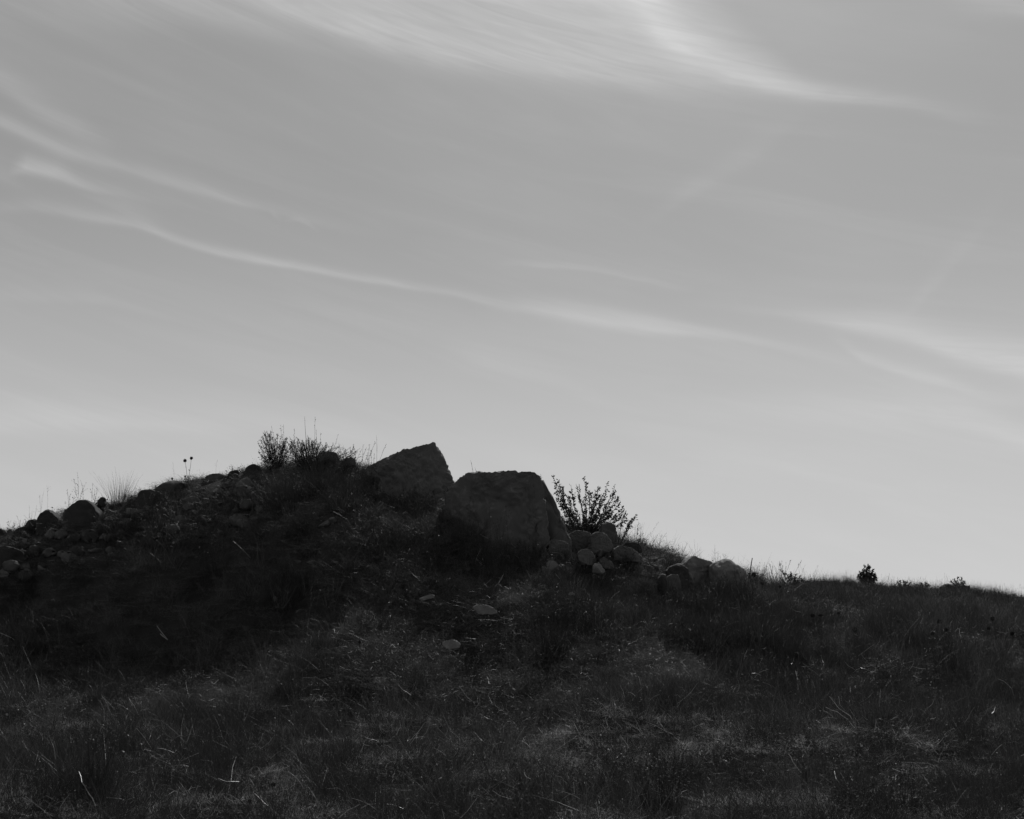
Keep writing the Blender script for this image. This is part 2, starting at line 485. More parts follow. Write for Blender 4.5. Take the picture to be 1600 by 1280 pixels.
def rock(pix, Y, depth, label, seed, name='boulder', cat='boulder', mat=None, sub=5, facets=9, rough=1.0, group=None, sharp=0.62, lean=0.0):
    """a boulder with the given outline seen from the road, its own thickness, broken faces and pitted skin"""
    r = np.random.default_rng(seed)
    p3 = np.array([P(px, row, Y) for px, row in pix])
    c = (p3.min(0) + p3.max(0)) / 2
    poly = np.stack([p3[:, 0] - c[0], p3[:, 2] - c[2]], -1)
    size = float(np.abs(poly).max())
    if sub < 7:                               # round off the corners of the lesser stones
        for _ in range(1):
            nx_ = np.roll(poly, -1, axis=0)
            poly = np.stack([poly * .82 + nx_ * .18, poly * .18 + nx_ * .82], 1).reshape(-1, 2)
    D, Fc = ico(sub)
    th = np.arctan2(D[:, 2], D[:, 0])
    # soften the outline a little
    Rr = (outline_radius(poly, th) * 2 + outline_radius(poly, th + 0.06) + outline_radius(poly, th - 0.06)) / 4
    rho = np.sqrt(D[:, 0] ** 2 + D[:, 2] ** 2)
    e = sharp
    ip = Rr * rho ** e
    V = np.stack([np.cos(th) * ip, depth * np.sign(D[:, 1]) * np.abs(D[:, 1]) ** e, np.sin(th) * ip], -1)
    for k in range(facets):
        n = r.normal(size=3)
        n[1] = -abs(n[1]) if r.random() < 0.75 else abs(n[1])
        n[1] *= 1.3
        n[0] *= 0.8
        if n[1] < 0:
            n[2] = -abs(n[2]) * 0.35 + 0.12 * r.random()      # the broken face stands steep or overhangs
        n /= np.linalg.norm(n)
        if abs(n[1]) < 0.33:
            continue
        s = V @ n
        h = s.max() * r.uniform(0.58, 0.84)
        V = V - np.maximum(s - h, 0)[:, None] * n * 0.92
    nn = D
    q = V / max(size, 0.05)
    o1 = fbm(q[:, 0] * 2.2 + seed, q[:, 1] * 2.2, q[:, 2] * 2.2, 4, 0.5)
    ridg = 1 - np.abs(fbm(q[:, 0] * 3.4 + 7 * seed, q[:, 1] * 3.4, q[:, 2] * 3.4, 3, 0.5))
    fine = fbm(q[:, 0] * 9 + seed, q[:, 1] * 9, q[:, 2] * 9, 4, 0.6)
    layer = np.abs(vnoise(q[:, 0] * 1.3 + seed, q[:, 1] * 1.3, q[:, 2] * 5.5 + 1.2 * q[:, 0]))
    V = V + nn * (size * (0.035 * o1 - 0.030 * ridg + (0.028 if sub == 7 else 0.018) * fine - 0.016 * np.exp(-(layer / .12) ** 2)) * rough)[:, None]
    # bring the broken block back to its outline as it is seen from the road
    nb = 120
    ctr = (np.arange(nb) + .5) / nb * 2 * pi - pi
    amp = 0.25 if sub == 7 else 1.0
    want = outline_radius(poly, ctr) * (1 + amp * (0.05 * vnoise(np.cos(ctr) * 2.2 + seed, np.sin(ctr) * 2.2) + 0.03 * vnoise(np.cos(ctr) * 6 + seed, np.sin(ctr) * 6)))
    cc = np.concatenate([ctr - 2 * pi, ctr, ctr + 2 * pi])
    V[:, 0] *= 1 + 0.02 * fbm(V[:, 0] * 5 / size + seed, V[:, 2] * 5 / size, 2.0, 3)
    for it in range(3):
        yy = V[:, 1] + c[1]
        ax_ = (V[:, 0] + c[0]) * Y / yy - c[0]
        az_ = CZ + (V[:, 2] + c[2] - CZ) * Y / yy - c[2]
        tv = np.arctan2(az_, ax_); rv = np.hypot(ax_, az_)
        bi = ((tv + pi) / (2 * pi) * nb).astype(int) % nb
        mxr = np.zeros(nb); np.maximum.at(mxr, bi, rv)
        fac = np.clip(np.where(mxr > 0, want / np.maximum(mxr, 1e-4), 1), .5, 1.7)
        sc = np.interp(tv, cc, np.concatenate([fac] * 3))
        edge = np.clip(rv / np.maximum(np.interp(tv, cc, np.concatenate([mxr] * 3)), 1e-4), 0, 1)
        sc = 1 + (sc - 1) * edge
        V[:, 0] *= sc; V[:, 2] *= sc
    V[:, 1] += lean * V[:, 2]
    base = c.copy()
    base[2] = c[2] + poly[:, 1].min()
    o = mesh_obj(name, V + c, Fc, mat or MAT_ROCK, smooth=True, loc=base)
    tag(o, label, cat, group)
    return o

def blob(cx, top, w, h, seed, n=11, skew=0.0):
    """irregular rounded outline: centre x, top row, width, height in px"""
    r = np.random.default_rng(seed)
    pts = []
    for i in range(n):
        a = 2 * pi * i / n + r.uniform(-0.12, 0.12)
        k = r.uniform(0.86, 1.07)
        pts.append((cx + cos(a) * w / 2 * k + skew * sin(a) * w / 2, top + h / 2 - sin(a) * h / 2 * k))
    return pts

# the two large boulders that crown the mound
rock([(556, 738), (572, 730), (591, 721), (610, 711), (622, 705), (633, 699), (638, 701), (650, 697), (664, 694), (679, 691), (690, 707), (700, 725), (705, 740), (710, 753), (716, 800), (716, 880), (560, 880), (545, 800)],
     13.9, 0.8, 'big wedge-shaped boulder with a sharp peak on the crown of the mound', 3, sub=7, facets=16, sharp=0.5)
rock([(695, 775), (704, 757), (714, 749), (727, 738), (748, 735), (766, 739), (796, 736), (831, 737), (844, 746), (850, 765), (854, 800), (862, 850), (872, 975), (690, 975), (684, 850)],
     12.9, 0.95, 'largest boulder with a flat top and steep front, right of the peaked boulder', 8, sub=7, facets=14, sharp=0.42)
rock([(838, 752), (847, 747), (853, 757), (864, 775), (872, 795), (882, 822), (895, 850), (890, 920), (845, 920), (835, 800)],
     13.3, 0.5, 'narrow slab leaning down the right side of the flat-topped boulder', 12, sub=5, facets=6)

left_rocks = [
    ([(57, 812), (62, 802), (72, 795), (80, 796), (92, 803), (98, 812), (100, 835), (85, 850), (62, 848), (56, 830)], 14.0, .28, 'rounded dark boulder on the left skyline beside a larger one'),
    ([(96, 815), (100, 800), (110, 787), (124, 781), (138, 782), (150, 788), (162, 800), (165, 840), (130, 860), (100, 850)], 13.8, .4, 'largest round boulder on the left skyline, dome shaped'),
    ([(38, 823), (43, 814), (50, 811), (58, 812), (60, 830), (50, 838), (38, 834)], 14.1, .15, 'small dark stone touching the left foot of a rounded boulder'),
    ([(20, 832), (30, 824), (40, 822), (52, 830), (50, 845), (25, 845)], 14.0, .15, 'low flat stone on the skyline near the left edge of the picture'),
    ([(-12, 832), (-2, 825), (8, 828), (14, 836), (10, 848), (-12, 848)], 14.1, .15, 'stone on the skyline cut by the left edge of the picture'),
    ([(152, 784), (156, 778), (161, 776), (166, 779), (166, 792), (152, 794)], 14.1, .08, 'pebble-sized knob of rock left of the tall grass tuft'),
    ([(198, 780), (203, 776), (209, 775), (213, 782), (212, 796), (198, 794)], 14.1, .09, 'small rounded stone wedged between the grass tuft and the slab'),
    ([(210, 778), (214, 769), (222, 766), (236, 764), (250, 767), (262, 770), (262, 800), (215, 802)], 13.9, .3, 'blunt slab with a pale top edge right of the tall grass tuft'),
    ([(240, 764), (252, 756), (266, 751), (282, 752), (298, 756), (310, 764), (308, 790), (245, 792)], 14.1, .35, 'long low flat rock under the globe thistles on the left skyline'),
    ([(-60, 856), (-20, 851), (15, 854), (40, 862), (52, 876), (56, 895), (30, 910), (-60, 910)], 13.25, .4, 'broad flat boulder low on the left edge of the picture'),
    ([(355, 741), (360, 736), (366, 735), (372, 734), (376, 742), (374, 752), (356, 752)], 14.2, .12, 'twin-knobbed small stone on the skyline'),
    ([(381, 738), (386, 729), (395, 725), (405, 727), (412, 735), (410, 752), (384, 752)], 14.1, .18, 'dark rounded rock at the left foot of the leafy shrub'),
    ([(318, 748), (326, 742), (340, 739), (352, 743), (354, 760), (320, 762)], 14.2, .2, 'low grey rock in the middle of the left skyline'),
    ([(495, 716), (500, 707), (514, 705), (529, 708), (531, 722), (498, 724)], 13.9, .2, 'flat-topped stone block beside the crest shrub'),
    ([(534, 722), (540, 716), (550, 714), (556, 720), (556, 730), (536, 730)], 13.9, .12, 'small stone between the stone block and the peaked boulder'),
    ([(374, 785), (382, 780), (394, 782), (396, 795), (380, 798)], 12.9, .1, 'pale rounded stone set in the bank under the shrub'),
    ([(392, 770), (404, 765), (416, 770), (416, 785), (394, 786)], 13.1, .12, 'grey stone showing in the bank just below the skyline shrub'),
]
for i, (pts, Y, dp, lb) in enumerate(left_rocks):
    big = dp > 0.25
    if big and i != 9:
        lo_ = np.mean([p_[1] for p_ in pts])
        pts = [(a_, b_ + (32 if b_ > lo_ else 0)) for a_, b_ in pts]
    rock(pts, Y, dp, lb, 20 + i, name='boulder' if big else 'stone', cat='boulder' if big else 'stone', mat=MAT_ROCK_DARK if i < 12 else MAT_ROCK, sub=5 if big else 4, facets=10)

right_rocks = [
    ([(932, 852), (934, 828), (940, 818), (952, 815), (964, 820), (968, 845), (964, 870), (935, 870)], 14.2, .3, 'upright block behind the heap, half hidden by the leafy shrub', None),
    ([(880, 850), (886, 836), (900, 828), (920, 830), (930, 845), (930, 862), (890, 866)], 13.7, .3, 'smooth grey boulder in the heap right of the large boulders', None),
    ([(918, 850), (922, 836), (932, 830), (945, 832), (956, 845), (960, 860), (940, 872), (915, 868)], 13.4, .28, 'angular boulder with a pale top edge in the middle of the heap', MAT_ROCK),
    ([(855, 850), (860, 842), (872, 843), (888, 848), (890, 862), (875, 875), (855, 872)], 12.9, .22, 'pale-rimmed flat stone at the foot of the leaning slab', MAT_ROCK),
    ([(872, 840), (880, 837), (888, 839), (886, 846), (873, 846)], 13.3, .1, 'small pale stone tucked in the cleft under the leaning slab', MAT_ROCK),
    ([(900, 866), (908, 858), (922, 858), (930, 868), (930, 885), (905, 885)], 12.7, .22, 'rounded boulder with a cracked top in the heap', None),
    ([(853, 882), (858, 876), (866, 876), (872, 882), (872, 893), (856, 892)], 12.2, .11, 'pale round stone standing out left of the stone heap', MAT_ROCK_PALE),
    ([(925, 885), (930, 880), (938, 881), (946, 893), (940, 898), (926, 897)], 12.3, .12, 'pale egg-shaped stone standing out right of the stone heap', MAT_ROCK_PALE),
    ([(845, 886), (850, 884), (862, 890), (862, 900), (848, 898)], 12.1, .1, 'low dull stone next to the pale round stone', None),
    ([(935, 875), (944, 870), (956, 878), (960, 890), (940, 890)], 12.7, .15, 'dark stone above the pale egg-shaped stone', None),
    ([(955, 858), (968, 852), (984, 855), (1000, 864), (1008, 880), (960, 880)], 13.4, .3, 'broad mossy boulder on the right shoulder of the mound', None),
    ([(971, 852), (978, 847), (990, 847), (1000, 850), (1004, 857), (1002, 866), (975, 864)], 13.9, .16, 'dark stone on the right shoulder skyline at the foot of the plume-headed weed', MAT_ROCK_DARK),
    ([(1038, 893), (1046, 886), (1056, 882), (1068, 881), (1078, 888), (1080, 902), (1070, 915), (1040, 908)], 13.0, .22, 'dark overhanging rock in front of the two grey humps', MAT_ROCK_DARK),
    ([(1062, 882), (1072, 873), (1085, 866), (1092, 870), (1105, 874), (1118, 880), (1124, 905), (1110, 925), (1075, 925)], 13.7, .4, 'grey hump-backed boulder with a small point, left of its twin', MAT_ROCK_GREY),
    ([(1104, 884), (1114, 876), (1130, 872), (1142, 874), (1154, 884), (1168, 896), (1184, 912), (1180, 935), (1108, 935)], 13.5, .45, 'grey hump-backed boulder with a smooth round top, right of its twin', MAT_ROCK_GREY),
    ([(1040, 902), (1050, 897), (1062, 900), (1070, 914), (1060, 925), (1042, 922)], 12.5, .2, 'smooth rounded stone below the dark overhanging rock', None),
    ([(1026, 905), (1032, 897), (1042, 898), (1046, 912), (1030, 916)], 12.3, .13, 'dark stone left of the smooth rounded stone', MAT_ROCK_DARK),
    ([(655, 936), (662, 932), (672, 929), (679, 930), (679, 936), (660, 940)], 10.9, .12, 'pale wedge of flat stone lying in the grass on the mound face', MAT_ROCK_PALE),
    ([(736, 950), (745, 945), (760, 945), (775, 952), (778, 960), (750, 962)], 10.6, .16, 'cracked pale slab half sunk in the grass below the flat-topped boulder', MAT_ROCK_GREY),
    ([(690, 1004), (700, 1000), (712, 1000), (720, 1006), (718, 1014), (695, 1014)], 9.0, .12, 'pale curved stone in the middle of the grassy slope', MAT_ROCK_PALE),
    ([(1278, 985), (1286, 978), (1296, 977), (1302, 984), (1300, 994), (1280, 994)], 14.0, .15, 'mottled stone in the grass of the open right slope', MAT_ROCK),
    ([(888, 927), (892, 925), (898, 927), (898, 931), (889, 931)], 11.1, .05, 'small pale pebble in the grass under the stone heap', MAT_ROCK_PALE),
]
for i, (pts, Y, dp, lb, mt) in enumerate(right_rocks):
    big = dp > 0.2
    if i in (0, 12, 13, 14, 15, 16):        # these sit deep in the ground
        lo_ = np.mean([p_[1] for p_ in pts])
        pts = [(a_, b_ + (40 if b_ > lo_ else 0)) for a_, b_ in pts]
    rock(pts, Y, dp, lb, 60 + i, name='boulder' if big else 'stone', cat='boulder' if big else 'stone', mat=mt or MAT_ROCK, sub=6 if big else 5, facets=11)

# far skyline rocks on the right
rock([(1468, 922), (1474, 913), (1484, 913), (1496, 918), (1508, 924), (1506, 940), (1468, 940)], 29.0, .5, 'flat tilted rock on the far right skyline', 101, mat=MAT_ROCK_DARK, sub=4)
rock([(1494, 922), (1502, 914), (1512, 915), (1522, 926), (1520, 942), (1494, 942)], 29.3, .4, 'rounded rock behind the tilted one on the far right skyline', 102, mat=MAT_ROCK_DARK, sub=4)

# loose rubble half buried in the mound: each stone an object, three shapes copied about
def build_rubble():
    r = np.random.default_rng(77)
    protos = []
    D, Fc = ico(3)
    for k in range(4):
        V = D * np.array([1.0, 0.8, 0.7])
        for q in range(12):
            n = r.normal(size=3); n /= np.linalg.norm(n)
            s = V @ n
            V = V - np.maximum(s - s.max() * r.uniform(0.45, 0.8), 0)[:, None] * n
        V = V + D * (0.07 * fbm(V[:, 0] * 2 + 9 * k, V[:, 1] * 2, V[:, 2] * 2, 3))[:, None]
        protos.append((V, Fc))
    meshes = []
    for i, (px, row) in enumerate(spots_rubble(r)):
        g = hit(px, row, 8.0, 15.0)
        k = i % 4
        heap = 835 < px < 1080
        s = r.uniform(0.035, 0.10) * (1.25 if px < 420 else 1.0) * (1.2 if heap else 1)
        if len(meshes) <= k:
            o = mesh_obj('stone', protos[k][0], protos[k][1], MAT_ROCK, smooth=True)
            meshes.append(o)
        else:
            o = meshes[k].copy(); COL.objects.link(o)
        o.location = (g[0], g[1], g[2] - s * 0.15)
        o.scale = (s * r.uniform(.8, 1.4), s * r.uniform(.8, 1.3), s * r.uniform(.6, 1.0))
        o.rotation_euler = (r.uniform(-.5, .5), r.uniform(-.5, .5), r.uniform(0, 6.3))
        if px < 420:
            tag(o, 'small dull stone among the rubble of the left bank', 'stone', 'rubble stones in the left bank of the mound')
        elif heap:
            tag(o, 'small stone among the rubble of the heap right of the large boulders', 'stone', 'rubble stones in the heap right of the boulders')
        else:
            tag(o, 'small stone half buried in the grassy mound face below the boulders', 'stone', 'stones scattered on the face of the mound')

def spots_rubble(r):
    out = []
    for i in range(85):          # left bank
        px = r.uniform(0, 420)
        top = np.interp(px, [0, 130, 250, 420], [845, 800, 775, 745])
        out.append((px, top + abs(r.normal(0, 1)) * 35 + 4))
    for i in range(40):
        out.append((r.uniform(845, 1060), r.uniform(868, 905)))
    for i in range(50):
        out.append((r.uniform(420, 840), r.uniform(790, 990)))
    return out
build_rubble()

def skyline_stones():
    r = np.random.default_rng(55)
    i = 0
    px = -14.0
    while px < 402:
        w = r.uniform(7, 24) if r.random() < .75 else r.uniform(22, 34)
        top = np.interp(px, [c_[0] for c_ in CR], [c_[1] for c_ in CR])
        h = w * r.uniform(.5, .8)
        top += r.uniform(-6, 4)
        rock(blob(px + w / 2, top, w, h + 10, 500 + i, n=int(r.integers(6, 9)), skew=r.uniform(-.2, .2)), 14.15 + r.uniform(-.25, .15), w / F * 14 * .45,
             'small angular stone in the broken line of rocks along the left skyline', 500 + i, name='stone', cat='stone', mat=MAT_ROCK_DARK if r.random() < .6 else MAT_ROCK, sub=3 if w < 14 else 4, facets=9,
             group='stones lined along the left skyline')
        px += w * r.uniform(.7, 1.5); i += 1
    for k in range(64):          # second row, lower in the bank
        px = r.uniform(0, 410)
        top = np.interp(px, [c_[0] for c_ in CR], [c_[1] for c_ in CR]) + r.uniform(10, 75)
        w = r.uniform(10, 34)
        g = hit(px, top + w * .45, 9, 15) - np.array([0, .10, 0])
        rock(blob(px, top, w, w * r.uniform(.6, .85), 600 + k, n=int(r.integers(6, 9))), g[1] + .04, w / F * 13 * .4,
             'angular stone set in the steep left bank under the skyline', 600 + k, name='stone', cat='stone', mat=MAT_ROCK_DARK if r.random() < .5 else MAT_ROCK, sub=3, facets=9,
             group='stones set in the left bank')
    for k in range(56):          # heap on the right shoulder
        px = r.uniform(838, 1015)
        row = np.interp(px, [846, 900, 960, 1012], [866, 852, 856, 872]) + abs(r.normal(0, 1)) * 28
        w = r.uniform(8, 24)
        g = hit(px, row + w * .4, 9, 15) - np.array([0, .10, 0])
        rock(blob(px, row, w, w * r.uniform(.6, .85), 700 + k, n=int(r.integers(6, 9))), g[1] + .03, w / F * 12.5 * .4,
             'broken stone piled in the heap right of the large boulders', 700 + k, name='stone', cat='stone', mat=MAT_ROCK if r.random() < .7 else MAT_ROCK_GREY, sub=3 if w < 16 else 4, facets=9,
             group='broken stones piled in the right heap')
CR = [(-20, 842), (0, 835), (60, 822), (95, 806), (130, 790), (190, 783), (240, 766), (300, 752), (350, 744), (402, 730)]
skyline_stones()

# ------------------------------------------------------------------ blades, stems and leaves
def ribbons(base, dirs, length, width, bend, seg=4, r=None, kink=0.0, taper=0.15):
    """n curved ribbons. base (n,3), dirs (n,3) unit start directions, bend (n,3) added curvature"""
    n = len(base)
    r = r or np.random.default_rng(0)
    t = np.linspace(0, 1, seg + 1)[None, :, None]
    L = length[:, None, None]
    path = base[:, None] + L * (dirs[:, None] * t + bend[:, None] * t ** 2)
    if kink:
        path[:, 1:] += r.normal(0, kink, (n, seg, 3)) * L * np.linspace(0.3, 1, seg)[None, :, None]
    rnd = r.normal(size=(n, 3))
    side = np.cross(dirs, rnd)
    side /= np.linalg.norm(side, axis=1, keepdims=True) + 1e-9
    w = width[:, None] * (1 - (1 - taper) * np.linspace(0, 1, seg + 1)[None] ** 1.3)
    a = path + side[:, None] * w[..., None] / 2
    b = path - side[:, None] * w[..., None] / 2
    V = np.stack([a, b], 2).reshape(-1, 3)
    k = (np.arange(n)[:, None] * (seg + 1) * 2 + np.arange(seg)[None] * 2).ravel()
    return V, np.stack([k, k + 1, k + 3, k + 2], 1)

def join(parts):
    Vs, Fs, off = [], [], 0
    for V, Fc in parts:
        Vs.append(V); Fs.append(Fc + off); off += len(V)
    return np.concatenate(Vs), np.concatenate(Fs)

def tube(path, radii, sides=5):
    path = np.asarray(path, float); radii = np.asarray(radii, float)
    n = len(path)
    d = np.gradient(path, axis=0)
    d /= np.linalg.norm(d, axis=1, keepdims=True) + 1e-9
    ref = np.array([0.3, 0.9, 0.1])
    s = np.cross(d, ref); s /= np.linalg.norm(s, axis=1, keepdims=True) + 1e-9
    u = np.cross(d, s)
    a = np.arange(sides) * 2 * pi / sides
    V = (path[:, None] + radii[:, None, None] * (np.cos(a)[None, :, None] * s[:, None] + np.sin(a)[None, :, None] * u[:, None])).reshape(-1, 3)
    Fc = []
    for i in range(n - 1):
        for j in range(sides):
            Fc.append([i * sides + j, i * sides + (j + 1) % sides, (i + 1) * sides + (j + 1) % sides, (i + 1) * sides + j])
    return V, np.array(Fc)

def unit(v):
    return v / (np.linalg.norm(v, axis=-1, keepdims=True) + 1e-9)

def leaves(pos, direc, size, r, aspect=0.4):
    """small folded leaves: a diamond of two quads"""
    n = len(pos)
    d = unit(direc)
    s = unit(np.cross(d, r.normal(size=(n, 3))))
    up = np.cross(d, s)
    L = size[:, None]
    p0 = pos
    p1 = pos + d * L * 0.5 + s * L * aspect / 2 + up * L * 0.06
    p2 = pos + d * L + up * L * 0.1
    p3 = pos + d * L * 0.5 - s * L * aspect / 2 + up * L * 0.06
    V = np.stack([p0, p1, p2, p3], 1).reshape(-1, 3)
    k = np.arange(n) * 4
    return V, np.stack([k, k + 1, k + 2, k + 3], 1)

def stem_path(b, top, r, bow=.06, n=7):
    t = np.linspace(0, 1, n)[:, None]
    L = np.linalg.norm(top - b)
    side = np.array([r.normal(0, bow), r.normal(0, bow), 0]) * L
    return b + (top - b) * t + side * (t * (1 - t)) * 2 + r.normal(0, .006, (n, 3)) * L * np.sin(t * pi)

# --- tuft variants for the ground cover (kept out of the scene, used by the cover's nodes)
def v_mat(r, n=95, rad=0.16, h=0.075):
    a = r.uniform(0, 2 * pi, n); q = rad * np.sqrt(r.random(n))
    base = np.stack([np.cos(a) * q, np.sin(a) * q, np.full(n, -0.01)], 1)
    d = unit(np.stack([r.normal(0, .9, n), r.normal(0, .9, n), r.uniform(.25, 1.2, n)], 1))
    L = r.uniform(.6, 1.7, n) * h
    bend = np.stack([r.normal(0, .35, n), r.normal(0, .35, n), -r.uniform(.1, .7, n)], 1)
    return ribbons(base, d, L, r.uniform(.0010, .0028, n), bend, 3, r, kink=.10)

def v_upright(r, n=34, rad=0.07, h=0.3, spread=.28):
    a = r.uniform(0, 2 * pi, n); q = rad * np.sqrt(r.random(n))
    base = np.stack([np.cos(a) * q, np.sin(a) * q, np.full(n, -0.02)], 1)
    d = unit(np.stack([r.normal(0, spread, n), r.normal(0, spread, n), np.ones(n)], 1))
    L = r.uniform(.45, 1.15, n) * h
    bend = np.stack([r.normal(0, .22, n), r.normal(0, .22, n), -r.uniform(0, .25, n)], 1)
    return ribbons(base, d, L, r.uniform(.0016, .0036, n), bend, 4, r, kink=.012)

def v_weed(r, n=10, h=.16):
    parts = []
    for i in range(n):
        b = np.array([r.normal(0, .05), r.normal(0, .05), -.01])
        d = unit(np.array([r.normal(0, .6), r.normal(0, .6), 1.0]))
        L = h * r.uniform(.5, 1.1)
        t = np.linspace(0, 1, 5)[:, None]
        path = b + d * t * L + np.array([r.normal(0, .03), r.normal(0, .03), -.01]) * t ** 2
        parts.append(tube(path, np.linspace(.0016, .0008, 5), 3))
        k = 14
        tt = r.uniform(.15, 1, k)
        pos = b + d * tt[:, None] * L
        parts.append(leaves(pos, np.stack([r.normal(0, 1, k), r.normal(0, 1, k), r.uniform(-.1, .9, k)], 1), r.uniform(.010, .024, k), r, .5))
    return join(parts)

def v_seed(r, n=4, h=.5):
    parts = []
    for i in range(n):
        b = np.array([r.normal(0, .03), r.normal(0, .03), -.01])
        d = unit(np.array([r.normal(0, .16), r.normal(0, .16), 1.0]))
        L = h * r.uniform(.6, 1.1)
        t = np.linspace(0, 1, 7)[:, None]
        bow = np.array([r.normal(0, .10), r.normal(0, .10), -.03]) * h
        path = b + d * t * L + bow * t ** 2.5
        parts.append(tube(path, np.linspace(.0013, .0006, 7), 3))
        k = int(r.integers(8, 18))
        tt = r.uniform(.72, 1.0, k)[:, None]
        pos = b + d * tt * L + bow * tt ** 2.5
        parts.append(leaves(pos, np.stack([r.normal(0, .5, k), r.normal(0, .5, k), r.uniform(.3, 1, k)], 1), r.uniform(.008, .02, k), r, .3))
    return join(parts)

def v_broken(r, n=4):
    """broken bleached straws lying about"""
    parts = []
    for i in range(n):
        b = np.array([r.normal(0, .12), r.normal(0, .12), r.uniform(0.0, .04)])
        a = r.uniform(0, 2 * pi)
        L = r.uniform(.03, .13)
        d = unit(np.array([cos(a), sin(a), r.uniform(.05, .9)]))
        m = b + d * L * r.uniform(.4, .8)
        e = m + unit(d + r.normal(0, .45, 3)) * L * r.uniform(.2, .6)
        w = r.uniform(.0007, .0013)
        parts.append(tube([b, (b + m) / 2 + r.normal(0, .004, 3), m, e], [w, w, w * .9, w * .5], 4))
    return join(parts)

def variants(prefix, fn, mat, k, seed, **kw):
    c = bpy.data.collections.new(prefix + '_shapes')
    for i in range(k):
        V, Fc = fn(np.random.default_rng(seed + i), **kw)
        o = mesh_obj('%s_shape' % prefix, V, Fc, mat, link=False)
        c.objects.link(o)
    return c

def scatter(name, label, coll, pts, rot, scl, cat):
    n = len(pts)
    me = bpy.data.meshes.new(name)
    me.vertices.add(n)
    me.vertices.foreach_set('co', pts.astype(np.float32).ravel())
    for nm, tp, dat, key in (('rot', 'FLOAT_VECTOR', rot, 'vector'), ('scl', 'FLOAT_VECTOR', scl, 'vector')):
        at = me.attributes.new(nm, tp, 'POINT')
        at.data.foreach_set(key, dat.astype(np.float32).ravel())
    at = me.attributes.new('pick', 'INT', 'POINT')
    at.data.foreach_set('value', rng.integers(0, 1000, n).astype(np.int32))
    o = bpy.data.objects.new(name, me)
    COL.objects.link(o)
    gt = bpy.data.node_groups.new(name + '_nodes', 'GeometryNodeTree')
    gt.interface.new_socket('Geometry', in_out='INPUT', socket_type='NodeSocketGeometry')
    gt.interface.new_socket('Geometry', in_out='OUTPUT', socket_type='NodeSocketGeometry')
    gi = gt.nodes.new('NodeGroupInput'); go = gt.nodes.new('NodeGroupOutput')
    ci = gt.nodes.new('GeometryNodeCollectionInfo')
    ci.inputs['Collection'].default_value = coll
    ci.inputs['Separate Children'].default_value = True
    ci.inputs['Reset Children'].default_value = True
    ip = gt.nodes.new('GeometryNodeInstanceOnPoints')
    ip.inputs['Pick Instance'].default_value = True
    gt.links.new(gi.outputs[0], ip.inputs['Points'])
    gt.links.new(ci.outputs[0], ip.inputs['Instance'])
    for nm, tp, sock in (('rot', 'FLOAT_VECTOR', 'Rotation'), ('scl', 'FLOAT_VECTOR', 'Scale'), ('pick', 'INT', 'Instance Index')):
        na = gt.nodes.new('GeometryNodeInputNamedAttribute')
        na.data_type = tp
        na.inputs['Name'].default_value = nm
        gt.links.new(na.outputs['Attribute'], ip.inputs[sock])
    gt.links.new(ip.outputs[0], go.inputs[0])
    md = o.modifiers.new('cover', 'NODES')
    md.node_group = gt
    tag(o, label, kind='stuff')
    return o

def field_points(n, y0, y1, power=1.0, margin=1.6, r=rng):
    """random spots over the slope, thinning with distance"""
    t = r.random(n)
    y = (y0 ** (2 - power) + t * (y1 ** (2 - power) - y0 ** (2 - power))) ** (1 / (2 - power)) if power != 2 else y0 * (y1 / y0) ** t
    hw = 0.5 * y + margin
    x = r.uniform(-1, 1, n) * hw
    return x, y

def place(x, y, r=rng, smin=.7, smax=1.35, tilt=.12, lift=0.0):
    n = len(x)
    pts = np.stack([x, y, H(x, y) + lift], 1)
    rot = np.stack([r.normal(0, tilt, n), r.normal(0, tilt, n), r.uniform(0, 2 * pi, n)], 1)
    s = r.uniform(smin, smax, n)
    return pts, rot, np.stack([s, s, s * r.uniform(.8, 1.2, n)], 1)

def keep(x, y, freq, thr, seed):
    v = fbm(x * freq + seed, y * freq, seed, 3)
    return v > thr

